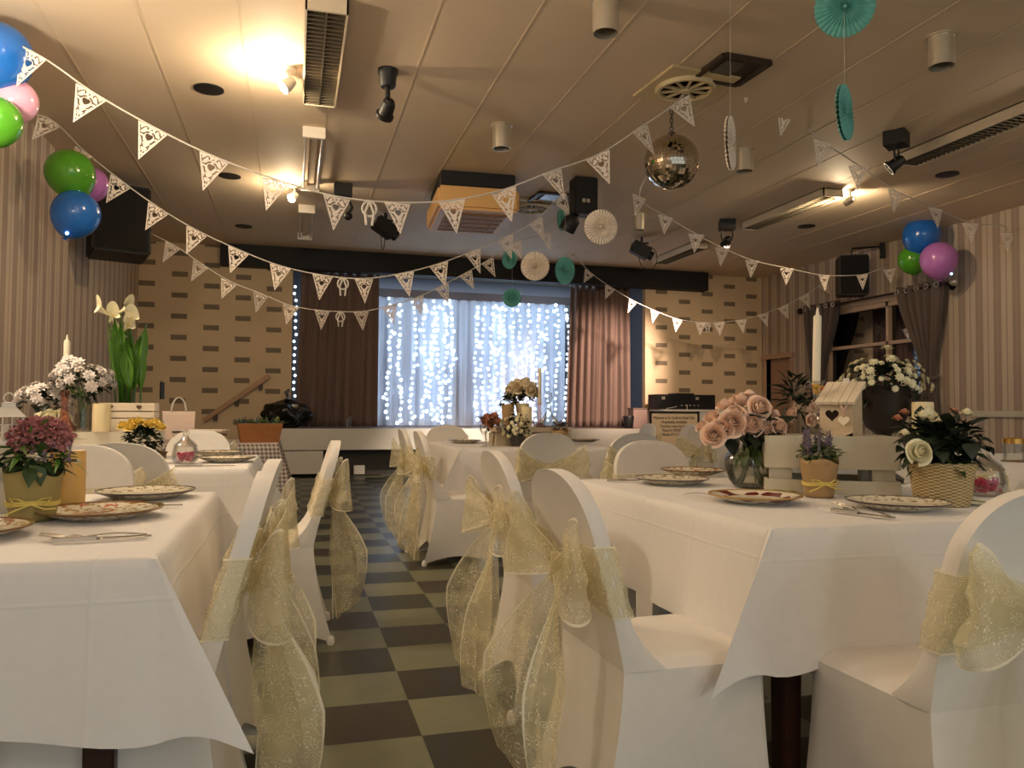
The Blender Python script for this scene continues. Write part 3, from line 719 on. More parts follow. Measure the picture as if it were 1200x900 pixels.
RODX, RODZ = XR - .14, 2.8
t = thing('curtain_rod', 'dark curtain rod with round finial over the right window', 'curtain rod', (RODX, 9.9, RODZ))
m = MB(); m.tube([(0, -1.55, 0), (0, 1.6, 0)], .016, 12); m.build('rod', plain('dark_bronze', (60, 40, 32), .35, .6), t)
for y, mt in ((-1.6, M_CHROME), (1.64, MATS['dark_bronze'])):
    m = MB(); m.ball((0, y, 0), .055, 16); m.build('finial', mt, t)
for y in (-1.45, 1.45):
    m = MB(); m.tube([(0, y, 0), (.13, y, -.03)], .014, 8); m.lathe([(.05, 0), (.05, .02)], 16, RT((.12, y, -.03), ry=PI / 2)); m.build('rod_bracket', M_BLACK, t)
def wcurt(y0, y1, yg, lb, seed):
    t = thing('window_curtain', lb, 'curtain', (RODX, (y0 + y1) / 2, RODZ), 0, 'curtains at the right window'); yc = (y0 + y1) / 2; zg = -1.25
    def waist(u, v, p):
        z = p.z; k = max(0, 1 - abs((z - zg) / 1.28)) ; k = k * k * (3 - 2 * k); p.y = p.y + (yg - yc + (u - .5) * .22 - p.y) * k; return p
    m = drape(lambda u: Vector((0, y0 - yc + (y1 - y0) * u, .06)), lambda u: Vector((0, y0 - yc + (y1 - y0) * u, -2.72)), 5.5, .06, 40, waist, seed, (-1, 0, 0))
    m.build('drape', M_WCURT, t, solid=.006, angle=80)
    m = MB()
    for i in range(5):
        y = y0 - yc + (y1 - y0) * (i + .5) / 5; m.tube([(-.05, y + .035 * math.cos(a), .0 + .035 * math.sin(a)) for a in [k * PI / 7 for k in range(14)]], .007, 6, closed=True)
    m.build('eyelet_ring', M_CHROME, t)
    m = MB(); m.tube([(.085 * math.cos(a) , yg - yc + .14 * math.sin(a), zg + .03 * math.cos(a)) for a in [k * PI / 9 for k in range(18)]], .028, 8, closed=True); m.build('tie_back', M_WCURT, t)
wcurt(8.45, 9.35, 8.75, 'grey brown window curtain nearer us, tied back at the right wall window', 11)
wcurt(10.55, 11.45, 11.1, 'grey brown window curtain on the far side of the window behind the taper candle', 12)

BAL = {}
for nm, c in (('blue', (34, 104, 190)), ('green', (84, 158, 40)), ('pink', (226, 170, 196)), ('violet', (190, 120, 196))): BAL[nm] = mat_balloon(nm + '_latex', c)
def balloon(px, py, Y, r, colr, label, tilt=(0, 0), led=False, to=None):
    p = PY(px, py, Y); t = thing('balloon', label, 'balloon', p, 0, 'party balloons'); t.rotation_euler = (tilt[0], tilt[1], 0)
    m = MB(); pr = []
    for i in range(25):
        a = PI * i / 24; q = r * math.sin(a); z = -r * math.cos(a)
        if z < 0: z *= 1.18; q *= (1 - .12 * (z / (-1.18 * r)) ** 2)
        pr.append((max(q, 1e-5), z))
    m.lathe(pr, 36); m.build('latex_skin', BAL[colr], t)
    m = MB(); m.lathe([(.03 * r / .2, -1.26 * r), (.012, -1.2 * r), (.02, -1.15 * r)], 14); m.build('knot', BAL[colr], t)
    if led:
        m = MB(); m.ball((0, 0, 0), .014, 10); o = m.build('led', M_LED, t); o.location = (r * .18, -r * .62, -r * .9)
    return t
balloon(-2, 64, 5.6, .20, 'blue', 'blue balloon cut by the left edge near the ceiling, top of its bunch')
balloon(17, 118, 5.7, .14, 'pink', 'pale pink balloon at the left edge between a blue and a green one', (0, .5))
balloon(-4, 141, 5.5, .145, 'green', 'green balloon cut by the left edge, lowest of the upper bunch')
balloon(82, 203, 7.5, .2, 'green', 'green balloon on the left wall bunch above the blue one', (.2, -.3), True)
balloon(106, 216, 7.75, .155, 'violet', 'mauve balloon tucked behind the green and blue ones on the left wall', (0, .6))
balloon(89, 250, 7.45, .195, 'blue', 'bright blue balloon on the left wall in front of the loudspeaker', (.2, .4), True)
balloon(1080, 275, 8.5, .235, 'blue', 'blue balloon at the top of the bunch above the right window curtain', (.2, .2), True)
balloon(1069, 304, 8.65, .18, 'green', 'green balloon half hidden in the bunch above the right window', (0, -.3), True)
balloon(1100, 304, 8.2, .225, 'violet', 'mauve pink balloon on the right of the bunch above the window curtain', (.1, -.2), True)

# ------------------------------------------------------------------ bunting
def pennant_mesh():
    """card triangle with a cut-out heart and scrolls: fine quads, the ones inside a cut-out left out"""
    W, H = .1, .245
    D = math.radians; CR = []
    for sx in (-1, 1):
        for cx, cy, r, a0, a1, th in ((0, -.083, .041, 15, 78, .010), (0, -.083, .041, -62, -5, .010), (.066, -.026, .012, 150, 400, .008), (.036, -.024, .011, 0, 230, .008), (.055, -.055, .012, -160, 70, .008),
                                      (.03, -.14, .011, 90, 330, .008), (.014, -.158, .012, -80, 130, .008), (.0, -.182, .009, -60, 60, .007), (.083, -.016, .006, -200, 60, .006), (.046, -.096, .010, -60, 150, .007)):
            CR.append((sx, cx, cy, r, D(a0), D(a1), th))
    def hole(x, y):
        if min(-y, (W * (1 + y / H) - abs(x)) * .925) < .0085: return False
        u, v = x / .0215, (y + .081) / .0215
        if (u * u + v * v - 1) ** 3 - u * u * v ** 3 < 0: return True
        if abs(x) < .006 and (-.034 < y < -.014 or -.222 < y < -.2): return abs(x) < .006 * (1 - abs((y + .024) / .01 if y > -.1 else (y + .211) / .011))
        for sx, cx, cy, r, a0, a1, th in CR:
            dx, dy = sx * x - cx, y - cy; q = math.hypot(dx, dy)
            if abs(q - r) < th / 2:
                a = math.atan2(dy, dx)
                while a < a0: a += 2 * PI
                if a <= a1: return True
        return False
    m = MB(); NR = 70
    for j in range(NR):
        t0, t1 = j / NR, (j + 1) / NR; w0, w1 = W * (1 - t0), W * (1 - t1); n = max(2, int(56 * (1 - t0)))
        for k in range(n):
            a0, a1 = -1 + 2 * k / n, -1 + 2 * (k + 1) / n
            if hole((a0 + a1) / 2 * (w0 + w1) / 2, -H * (t0 + t1) / 2): continue
            m.add([(a0 * w0, -H * t0, 0), (a1 * w0, -H * t0, 0), (a1 * w1, -H * t1, 0), (a0 * w1, -H * t1, 0)], [(0, 1, 2, 3)])
    me = bpy.data.meshes.new('pennant'); me.from_pydata(m.v, [], m.f)
    bm = bmesh.new(); bm.from_mesh(me); bmesh.ops.remove_doubles(bm, verts=bm.verts[:], dist=1e-5); bm.to_mesh(me); bm.free()
    me.materials.append(M_PAPER); return me
PEN = pennant_mesh()
def bunting(label, flags, Yf, start=None, end=None, size=1.0, bows=(), seed=1):
    """flags: picture positions of pennant middles; Yf(px): distance of the string there"""
    rr = random.Random(seed)
    cs = [PY(x, y, Yf(x)) for x, y in flags]
    org = sum(cs, Vector()) / len(cs)
    t = thing('bunting', label, 'bunting', org, 0, 'white paper heart bunting strings')
    tops = []
    n = len(cs)
    for i, c in enumerate(cs):
        d = (cs[min(i + 1, n - 1)] - cs[max(i - 1, 0)]).normalized(); q = Vector((0, 0, 1)); q = (q - d * q.dot(d) * .85).normalized()
        tops.append((c + q * (.095 * size), d, q))
    for c, d, q in tops:
        vd = (c - CAM).normalized(); h_ = Vector((d.x, d.y, 0)); vh = Vector((vd.x, vd.y, 0)).normalized(); oh = Vector((-vh.y, vh.x, 0)); k_ = h_.normalized().dot(oh)
        if abs(k_) < .75: d = (d + oh * (1.1 if k_ > 0 else -1.1)).normalized()
        dd = (d - q * d.dot(q)).normalized(); nn = dd.cross(q).normalized(); a = rr.uniform(-.35, .35); b = rr.uniform(-.2, .2)
        M = Matrix((dd, q, nn)).transposed().to_4x4()
        M = Matrix.Translation(c - org) @ M @ Matrix.Rotation(a, 4, 'Y') @ Matrix.Rotation(b, 4, 'X') @ Matrix.Scale(size, 4)
        o = bpy.data.objects.new('pennant', PEN); COL.objects.link(o); o.parent = t; o.matrix_local = M
    pts = [c + Vector((0, 0, .002)) for c, d, q in tops]
    if start is not None: pts = [Vector(start)] + pts
    if end is not None: pts.append(Vector(end))
    sm = []
    for i in range(len(pts) - 1):
        p0, p1, p2, p3 = pts[max(i - 1, 0)], pts[i], pts[i + 1], pts[min(i + 2, len(pts) - 1)]
        for k in range(5):
            s = k / 5; sm.append(.5 * ((2 * p1) + (p2 - p0) * s + (2 * p0 - 5 * p1 + 4 * p2 - p3) * s * s + (3 * p1 - p0 - 3 * p2 + p3) * s ** 3) - org)
    sm.append(pts[-1] - org)
    m = MB(); m.tube(sm, .006, 6); m.build('string', M_CORD, t)
    for bx, by in bows:
        p = PY(bx, by, Yf(bx)) - org; m = MB()
        for s in (-1, 1):
            m.tube([p + Vector((s * (.05 * math.sin(a)), 0, -.09 * (1 - math.cos(a)) * .6)) for a in [k * PI / 6 for k in range(7)]], .009, 6)
            m.tube([p, p + Vector((s * .03, -.01, -.08)), p + Vector((s * .02, 0, -.17))], .009, 6)
        m.build('ribbon_bow', M_CORD, t)
    return t
HT = (3.12, 4.85, ZC - .02)
bunting('nearest bunting string, largest pennants, from the left ceiling to the dark hatch', [(30, 76), (99, 122), (173, 164), (246, 199), (320, 226), (393, 246), (466, 253), (532, 250), (594, 237), (651, 215), (706, 195), (756, 163), (803, 130), (840, 92)], lambda x: 5.5, (-2.25, 5.5, 3.55), HT, .98, [(433, 236)], 1)
bunting('second bunting string, from the left wall balloons past the black loudspeaker to the far ceiling', [(50, 149), (91, 187), (135, 222), (180, 254), (226, 281), (276, 304), (326, 323), (377, 334), (427, 338), (476, 331), (517, 320), (557, 305), (596, 288), (632, 268), (660, 240), (690, 214)], lambda x: 7.6 + max(0, x - 500) * .003, (XL, 7.3, 3.5), (3.3, 8.3, ZC - .01), .98, [(402, 326)], 2)
bunting('third bunting string, lower one crossing in front of the left stage curtain', [(198, 295), (231, 317), (265, 338), (303, 353), (339, 367), (377, 373), (424, 374), (458, 367), (491, 357), (521, 343), (549, 328), (575, 313), (606, 292), (641, 282)], lambda x: 9.3, (-1.75, 9.55, 3.1), (3.6, 9.6, ZC - .02), .93, [(399, 366)], 3)
bunting('far bright bunting string sagging across the right brick panel wall', [(666, 301), (688, 324), (713, 342), (740, 358), (766, 370), (793, 380), (821, 384), (843, 384), (870, 381), (896, 374), (920, 365), (945, 352), (967, 338)], lambda x: 11.9 - max(0, x - 800) * .006, (4.2, 12.0, ZC - .01), (7.9, 10.45, 3.05), .93, [(829, 378)], 4)
bunting('bunting string running from the dark ceiling hatch to the right wall above the balloons', [(877, 100), (920, 140), (963, 177), (1006, 205), (1049, 234), (1096, 254), (1137, 271), (1181, 282)], lambda x: 5.3 + (x - 850) * .0068, HT, (XR, 8.4, 2.6), .98, (), 5)
bunting('faint bunting string passing below the mirror ball towards the right loudspeaker', [(748, 239), (779, 262), (815, 283), (846, 299), (881, 313), (922, 322), (966, 330), (1011, 329), (1043, 322)], lambda x: 7.0 + (x - 740) * .007, (3.4, 6.9, 3.55), (XR, 9.4, 2.75), .85, (), 6)

# ------------------------------------------------------------------ paper fans
def fan(px, py, Y, r, mat, label, yaw=0.0, pitch=0.0, teeth=34):
    p = PY(px, py, Y); t = thing('paper_fan', label, 'paper fan', p, 0, 'hanging tissue paper fans')
    face = math.atan2(p.x, p.y)
    q = Euler((pitch, 0, -face + yaw)).to_matrix().to_4x4()
    m = MB(); n = teeth * 2
    def fn(u, v):
        a = 2 * PI * u; k = int(round(u * n)) % 2; rad = r * (.05 + .95 * v) * (1 + (.05 if k else 0) * v)
        d = (.055 * r + .1 * r * math.sin(v * PI * .9)) * (1 if k else .35) * (.8 + .2 * math.sin(v * 16))
        return Vector((rad * math.cos(a), -d, rad * math.sin(a)))
    m.grid(fn, n, 14, cu=True)
    def fb(u, v):
        x = fn(u, v); return Vector((x.x, -x.y, x.z))
    m.grid(fb, n, 14, cu=True)
    M2 = MB(); M2.add(m.v, m.f, q); M2.build('tissue_rosette', mat, t, angle=25)
    c = MB(); c.tube([(0, 0, r * .9), (0, 0, ZC - p.z)], .0009, 5); c.build('hanging_thread', M_CORD, t)
    c = MB(); c.add(*(lambda b: (b.v, b.f))((lambda b: (b.ball((0, 0, 0), r * .09, 10, (1, 1.8, 1)), b)[1])(MB())), q); c.build('fan_centre', mat, t)
    return t
fan(990, 8, 3.6, .155, M_TEAL, 'large teal paper fan cut by the top edge', .15, .25)
fan(990, 132, 3.6, .145, M_TEAL, 'teal paper fan seen edge-on at upper right', 1.32, 0)
fan(856, 168, 4.2, .155, M_CREAMT, 'cream paper fan seen edge-on right of the mirror ball', 1.42, 0)
fan(704, 266, 6.4, .148, M_CREAMT, 'cream paper fan below the black twin headed effect light', .3, .1)
fan(627, 312, 8.0, .15, M_PAPER, 'white paper fan hanging in front of the black pelmet', 0, .1)
fan(662, 317, 7.6, .138, M_TEAL, 'teal paper fan right of the white one at the pelmet', .8, .1)
fan(600, 349, 8.6, .105, M_TEAL, 'small teal paper fan hanging lowest in front of the backdrop', .2, .2)
fan(597, 304, 8.2, .1, M_TEAL, 'small teal paper fan left of the white one, under a pennant', .7, .2)
fan(658, 258, 8.6, .12, M_TEAL, 'tiny teal paper fan seen almost edge-on near the far ceiling vent', 1.2, 0)

# ------------------------------------------------------------------ tables and cloths
TZ = 0.765
def table(x0, x1, y0, y1, where, name='banquet_table'):
    t = thing(name, 'dark wooden banquet table ' + where, 'table', ((x0 + x1) / 2, (y0 + y1) / 2, 0), 0, 'banquet tables under cloths')
    a, b = (x1 - x0) / 2 - .005, (y1 - y0) / 2 - .005
    m = MB(); m.bb(-a, a, -b, b, TZ - .04, TZ - .006); m.build('tabletop', M_MAHOG, t, bevel=.006)
    m = MB()
    for s in (-1, 1): m.bb(-a + .1, a - .1, s * (b - .1) - .012, s * (b - .1) + .012, TZ - .12, TZ - .04); m.bb(s * (a - .1) - .012, s * (a - .1) + .012, -b + .1, b - .1, TZ - .12, TZ - .04)
    m.build('apron', M_MAHOG, t, smooth=False)
    for sx in (-1, 1):
        for sy in (-1, 1):
            m = MB(); X, Y = sx * (a - .1), sy * (b - .09); w, e = .032, .026
            vs = [(X + i * k, Y + j * k, z) for z, k in ((TZ - .045, w), (0, e)) for i, j in ((-1, -1), (1, -1), (1, 1), (-1, 1))]
            m.add(vs, [(0, 1, 2, 3), (7, 6, 5, 4), (0, 4, 5, 1), (1, 5, 6, 2), (2, 6, 7, 3), (3, 7, 4, 0)]); m.build('leg', M_MAHOG, t, bevel=.004)
    return t
def cloth(x0, x1, y0, y1, drop, where, seed, mat=None, flare=1.0):
    mat = mat or M_CLOTH
    rr = random.Random(seed); cx, cy = (x0 + x1) / 2, (y0 + y1) / 2; a, b = (x1 - x0) / 2, (y1 - y0) / 2
    ns = 40; per = []
    cor = [(-a, -b), (a, -b), (a, b), (-a, b)]
    for k in range(4):
        p, q = Vector(cor[k]), Vector(cor[(k + 1) % 4]); L = (q - p).length; d = (q - p) / L; nrm = Vector((d.y, -d.x))
        for i in range(ns):
            s = (i + .5) / ns; per.append(('s', p + d * (s * L), nrm, min(s * L, (1 - s) * L), s * L, k))
        dg = Vector((q.x / abs(q.x), q.y / abs(q.y) * .28)).normalized(); pp = Vector((-dg.y, dg.x))
        if pp.dot(d) < 0: pp = -pp
        sp = rr.uniform(.52, .6) * flare
        for f in (0, 8, 16, 24, 32, 39, 45, 39, 32, 24, 16, 8, 0):
            side = -1 if len([1 for e in per if e[0] == 'c' and e[5] == k]) < 6 else 1
            per.append(('c', q, dg, math.radians(f), pp * side, k, sp))
    n = len(per); phs = [rr.uniform(0, 6.28) for _ in range(8)]
    NV = 14; vs = []; fs = []; m = MB()
    for j in range(NV + 2):
        v = max(0, (j - 1) / NV)
        for e in per:
            if e[0] == 's':
                _, p, nr, dc, s_, k = e
                w = 1 - math.exp(-(dc / .16) ** 2)
                rip = (math.sin(8 * s_ + phs[k]) * .010 + math.sin(21 * s_ + phs[k + 4]) * .006) * v * w
                q = p + nr * (.005 + .028 * v ** .6 + .012 * v + rip) if j else p * .985
                z = TZ + .004 - v * (drop * (1 + .03 * w * math.sin(3 * s_ + phs[k])) + .045 * math.exp(-(dc / .22) ** 2))
            else:
                _, c, dg, f, pp, k, sp = e
                r = v * (drop / math.cos(f) + .045 * (1 - f / .7854)); ps = f * sp + .06
                q = c + dg * (r * math.sin(ps) + .004) + pp * (.004 + .03 * v * (1 - f / .7854)) if j else c * .985
                z = TZ + .004 - r * math.cos(ps)
            vs.append((q.x, q.y, TZ + .006 if j == 0 else (TZ + .002 if j == 1 else z)))
    for j in range(NV + 1):
        for i in range(n): fs.append((j * n + (i + 1) % n, j * n + i, (j + 1) * n + i, (j + 1) * n + (i + 1) % n))
    fs.append(tuple(range(n)))
    m.add(vs, fs); o = m.build('tablecloth', mat, None, angle=60); o.location = (cx, cy, 0)
    tag(o, where, 'tablecloth', 'tablecloths'); return o
TB = [(-1.5, -.255, 1.66, 2.9, .3, 'white tablecloth on the near left table with the kraft pot and honey candle', 'nearest on the left of the aisle'),
      (-1.45, -.21, 4.0, 5.15, .33, 'white tablecloth on the second left table with stacked plates at its corner', 'second on the left, carrying the white crate of lilies'),
      (1.16, 2.5, 1.72, 3.12, .31, 'white tablecloth on the near right table under the birdhouse crate', 'nearest on the right of the aisle'),
      (1.2, 2.45, 5.7, 7.1, .33, 'white tablecloth on the middle table before the stage with decanter and roses', 'in the middle of the hall before the stage'),
      (4.0, 5.3, 3.0, 4.6, .33, 'white tablecloth at the far right edge behind the pink sweet jar', 'at the right edge of the view'),
      (4.45, 5.7, 6.3, 7.6, .33, 'white tablecloth half hidden behind the blush rose vase', 'behind the blush roses near the right wall')]
for i, (x0, x1, y0, y1, dr, lb, wh) in enumerate(TB):
    table(x0, x1, y0, y1, wh); cloth(x0, x1, y0, y1, dr, lb, i + 1)
table(-1.35, -.12, 6.75, 7.7, 'by the stage steps under a grey gingham cloth')
cloth(-1.35, -.12, 6.75, 7.7, .42, 'grey gingham tablecloth on the table with the brown planter near the stage', 9, M_GING, .6)

# ------------------------------------------------------------------ covered banquet chair
SH = .475
def yback(z):      # middle of the backrest
    s = (z - .44) / .47; return -.145 - .125 * max(s, 0) ** 1.25 - .008 * math.sin(PI * s)
def wback(z):
    s = (z - .44) / .47
    w = .2 + .008 * math.sin(PI * min(1, s * 1.1))
    if s > .66: w *= max(0.0, 1 - ((s - .66) / .34) ** 2.5) ** .42
    return max(w, .004)
def cover_mesh():
    m = MB()
    # skirt stretched from the seat edge to the four feet
    def outline(t, foot):
        f = t * 4; k = int(f) % 4; s = f - int(f)
        if foot: C = [(-.225, -.262), (.225, -.262), (.225, .235), (-.225, .235)]
        else: C = [(-.2, -.168), (.2, -.168), (.207, .225), (-.207, .225)]
        p, q = Vector(C[k]), Vector(C[(k + 1) % 4]); s2 = s
        x = p.lerp(q, s2)
        d = (q - p).normalized(); nr = Vector((d.y, -d.x)); bow = math.sin(PI * s)
        if foot: x -= nr * (.055 * bow ** .8)
        else:
            e = (1 - s if k == 1 else (s if k == 3 else min(s, 1 - s))) if k in (1, 2, 3) else 1; x -= nr * (.02 * max(0, 1 - e / .1) ** 2)
        return x, k, s
    arch = (.12, .04, .08, .04)
    def fn(u, v):
        pf, k, s = outline(u % 1.0, True); ps, _, _ = outline(u % 1.0, False)
        hem = .012 + arch[k] * math.sin(PI * s) ** .9
        if 0 < s < .0001: pass
        z = hem + (SH - .03 - hem) * v; w = v ** (.85)
        zz = max(0.0, z / (SH - .03)); zz = 1 - (1 - zz) ** 1.6
        p = pf.lerp(ps, zz); return Vector((p.x, p.y, z))
    m.grid(fn, 80, 16, cu=True)
    # seat pad
    def seat(u, v):
        ps, k, s = outline(u % 1.0, False); c = Vector((0, .01)); f = 1 - v
        e = .02 * (1 - (1 - min(v / .18, 1)) ** 2)
        p = c.lerp(ps, f); return Vector((p.x, p.y, SH - .03 + e + .012 * (1 - f * f)))
    m.grid(seat, 80, 10, cu=True)
    # backrest: front, rim, rear (rear runs on from the skirt)
    th = .02
    def face(side):
        def g(u, v):
            z = .4445 + .4655 * (1 - (1 - v) ** 1.6); w = wback(z); x = (2 * u - 1)
            z2 = z - .0 * x * x
            y = yback(z2) + side * th - (.018 * (1 - x * x) if side < 0 else .014 * (1 - x * x)) * (math.sin(PI * min(1, v + .15)) if side > 0 else -.5 * math.sin(PI * v)) - (.0025 * max(0, 1 - 3 * v) if side < 0 else 0)
            if side > 0: y += .075 * max(0, 1 - (z - .44) / .15) ** 2.2
            return Vector((x * w, y, z2))
        return g
    F, B = face(1), face(-1)
    m.grid(lambda u, v: F(1 - u, v), 18, 26); m.grid(B, 18, 26)
    def rim(u, v):      # u across thickness, v round the edge
        t = v * 2
        if t <= 1: a, b = F(0, t), B(0, t)
        else: a, b = F(1, 2 - t), B(1, 2 - t)
        q = a.lerp(b, u); q.x += (-1 if t <= 1 else 1) * .004 * math.sin(PI * u); return q
    m.grid(lambda u, v: rim(1 - u, v), 4, 52)
    return m
CH = cover_mesh()
def ribbon(m, path, wv, n=10, vs_=2.6):
    """path: f(t)->centre, wv: f(t)->half-width vector; slightly rippled across"""
    def fn(u, v):
        c = path(v); w = wv(v); x = 2 * u - 1
        nr = Vector((w.y, -w.x, 0)) if abs(w.z) < .8 * w.length else Vector((1, 0, 0))
        nr = nr.normalized() if nr.length > 1e-6 else Vector((0, 1, 0))
        return c + w * x + nr * ((.010 * math.sin(x * 5 + v * 3) + .008 * math.sin(x * 9 - v * 5)) * min(1, v * 3))
    m.grid(fn, n, 22, vs_=vs_)
ZB = .66
def bow_parts(t, seed, tails=True):
    rr = random.Random(seed)
    m = MB(); zz0, zz1 = ZB - .085, ZB + .085; th = .031
    def band(u, v):
        z = zz0 + (zz1 - zz0) * v; w = wback(z) + .007; y = yback(z); a = 2 * PI * u
        x = max(-1, min(1, 1.25 * math.cos(a))); yy = max(-1, min(1, 1.6 * math.sin(a)))
        pin = 1 - .45 * math.exp(-(x / .35) ** 2) if yy < 0 else 1.0
        zc = ZB + (z - ZB) * pin
        return Vector((x * w, y + yy * th + .003 * math.sin(v * 16 + u * 9), zc))
    g = MB(); g.grid(lambda u, v: band(v, u), 10, 64, vs_=6.0); g.build('sash_band', M_ORG, t)
    yb = yback(ZB) - .045
    k = MB(); k.ball((0, yb, ZB), .032, 14, (1.0, .8, 1.15)); k.grid(lambda u, v: Vector((.036 * math.cos(2 * PI * u), yb + .03 * math.sin(2 * PI * u), ZB - .035 + .07 * v)), 16, 4); k.build('bow_knot', M_ORG, t)
    for s in (-1, 1):
        L = rr.uniform(.22, .28); dz = rr.uniform(-.01, .06); m = MB()
        path = lambda v: Vector((s * (.015 + L * math.sin(PI * v) ** .8), yb - .012 - .055 * math.sin(PI * v) * math.cos(PI * v) - .05 * math.sin(PI * v), ZB + dz * math.sin(PI * v)))
        wv = lambda v: Vector((s * -.02 * math.sin(PI * v), .02 * math.cos(PI * v), (.018 + .1 * math.sin(PI * v) ** .8)))
        ribbon(m, path, wv); m.build('bow_loop', M_ORG, t)
    if tails:
        for s in (-1, 1):
            L = rr.uniform(.52, .6); sp = rr.uniform(.06, .13); m = MB(); p0 = rr.uniform(0, 6)
            path = lambda v: Vector((s * (.015 + sp * v ** .8 + .012 * math.sin(5 * v + p0)), yb - .012 - .05 * math.sin(PI * v * .7) - .04 * v, ZB - .01 - L * v))
            wv = lambda v: Vector((.012 + .085 * min(1, v * 2.0) ** .8, -s * (.005 + .06 * min(1, v * 2.0)) + .015 * math.sin(4 * v + p0), s * (.02 + .05 * v) * v))
            ribbon(m, path, wv); m.build('bow_tail', M_ORG, t)
def chair_proto(seed, label):
    t = thing('banquet_chair', label, 'chair', (0, 0, 0), 0, 'white covered banquet chairs')
    CHM = CH.build('seat_cover', M_COVER, t, angle=48)
    for x, y in ((-.212, -.248), (.212, -.248), (.212, .222), (-.212, .222)):
        m = MB(); m.lathe([(.016, 0), (.019, .01), (.017, .03), (.01, .04)], 12, RT((x, y, 0))); m.build('foot_pocket', M_COVER, t)
    bow_parts(t, seed); return t
def fix_foot(t): pass
CHAIRS = [  # x, y, rz, label
    (-.33, 1.96, PI / 2, 'nearest white covered chair on the left of the aisle with a big organza bow'),
    (-.32, 2.44, PI / 2 - .05, 'second white covered chair on the left aisle, just behind the nearest one'),
    (-.07, 3.85, PI / 2, 'white covered chair on the left aisle pulled out from the second table'),
    (.92, 1.92, -PI / 2 + .03, 'nearest white covered chair on the right of the aisle with bow tails to the floor'),
    (.98, 2.8, -PI / 2, 'second white covered chair on the right aisle, its bow spreading into the aisle'),
    (1.47, 1.5, 0.0, 'white covered chair in the bottom right corner at the near end of the table'),
    (1.12, 5.5, -PI / 2, 'white covered chair at the aisle side of the middle table, nearer one'),
    (1.08, 6.05, -PI / 2, 'white covered chair at the aisle side of the middle table, farther one'),
    (-.82, 3.22, PI, 'white covered chair facing us across the far end of the near left table'),
    (-.72, 3.93, 0.0, 'white covered chair with gathered sash seen from behind at the second left table'),
    (-.62, 5.5, PI, 'white covered chair facing us at the far end of the second left table'),
    (1.67, 5.3, 0.0, 'white covered chair seen from behind below the middle flower crate'),
    (1.78, 3.45, PI, 'white covered chair facing us at the far end of the near right table'),
    (2.26, 5.2, 0.05, 'white covered chair seen from behind left of the notice board, at the middle table'),
    (1.5, 7.55, PI, 'white covered chair facing us at the far end of the middle table'),
    (4.0, 8.9, PI / 2, 'small distant covered chair standing left of the notice board, the farther one'),
    (4.25, 8.3, PI / 2, 'small distant covered chair in front of the notice board'),
    (4.08, 6.9, -PI / 2, 'white covered chair with bow behind the blush rose vase'),
    (3.72, 3.5, -PI / 2 + .3, 'white covered chair behind the pink sweet jar at the right edge'),
]
ch0 = None
protos = [chair_proto(3, CHAIRS[0][3]), chair_proto(8, CHAIRS[3][3]), chair_proto(14, CHAIRS[1][3])]
used = set()
for i, (x, y, rz, lb) in enumerate(CHAIRS):
    k = (0, 2, 1, 1, 0, 2)[i] if i < 6 else i % 3
    pr = protos[k]
    if k not in used: used.add(k); pr.location = (x, y, 0); pr.rotation_euler = (0, 0, rz); pr['label'] = lb
    else: dup(pr, (x, y, 0), rz, lb)

# ------------------------------------------------------------------ tableware
def T(px, py, z=TZ + .008): return PZ(px, py, z)
def plate(px, py, mat, label, r=.148, lift=0.0):
    p = T(px, py); m = MB(); k = r / .148
    m.shell([(.001, .008), (.085 * k, .009), (.105 * k, .013), (.14 * k, .024), (.148 * k, .026), (.147 * k, .022), (.11 * k, .009), (.09 * k, .003), (.085 * k, 0), (.001, .001)], 48)
    o = m.build('dinner_plate', mat, angle=50); o.location = (p.x, p.y, p.z + lift); o.rotation_euler.z = U(0, 6); return tag(o, label, 'plate', 'vintage dinner plates')
plate(118, 606, M_FLORAL, 'floral gilt plate on the near left table beside the fork and knife', .152)
plate(171, 583, M_CREAMC, 'cream dark-rimmed plate behind the floral one on the near left table')
plate(-52, 630, M_FLORAL, 'plate cut by the left edge on the near left table')
plate(885, 588, M_CRIM, 'crimson rimmed plate in front of the blush rose vase')
plate(787, 567, M_CREAMC, 'cream plate at the left end of the near right table, nearer of two')
plate(812, 556, M_FLORAL, 'floral plate at the far left end of the near right table')
plate(1052, 596, M_CREAMC, 'cream plate in front of the white crate on the near right table')
plate(266, 541, M_CREAMC, 'cream plate on the second left table, lower of the pair')
plate(256, 535, M_CREAMC, 'cream plate on the second left table, farther of the pair', .148, .006)
plate(545, 519, M_CREAMC, 'cream plate on the left part of the middle table')
plate(684, 518, M_FLORAL, 'brown patterned plate on the middle table right of the kraft pot')
def fork_mb():
    m = MB(); m.grid(lambda u, v: Vector(((u - .5) * (.006 + .008 * (1 - v) ** 2), v * .12, .003 + .006 * math.sin(PI * v))), 2, 8); m.grid(lambda u, v: Vector(((u - .5) * (.01 + .014 * v), .12 + v * .035, .003 + .004 * math.sin(PI * v))), 3, 4)
    for k in range(4): m.tube([(-.0095 + k * .0063, .153, .004), (-.0095 + k * .0063, .175, .009), (-.0095 + k * .0063, .198, .013)], [.0022, .002, .0011], 6)
    return m
def knife_mb():
    m = MB(); m.bb(-.006, .006, 0, .1, .001, .009); m.grid(lambda u, v: Vector((-.008 + .017 * u * (1 - .8 * max(0, v - .7) / .3 * (1 - u) * 0 - (v ** 6) * .6), .1 + .125 * v, .005 - .002 * u)), 3, 8); return m
FK, KN = fork_mb(), knife_mb()
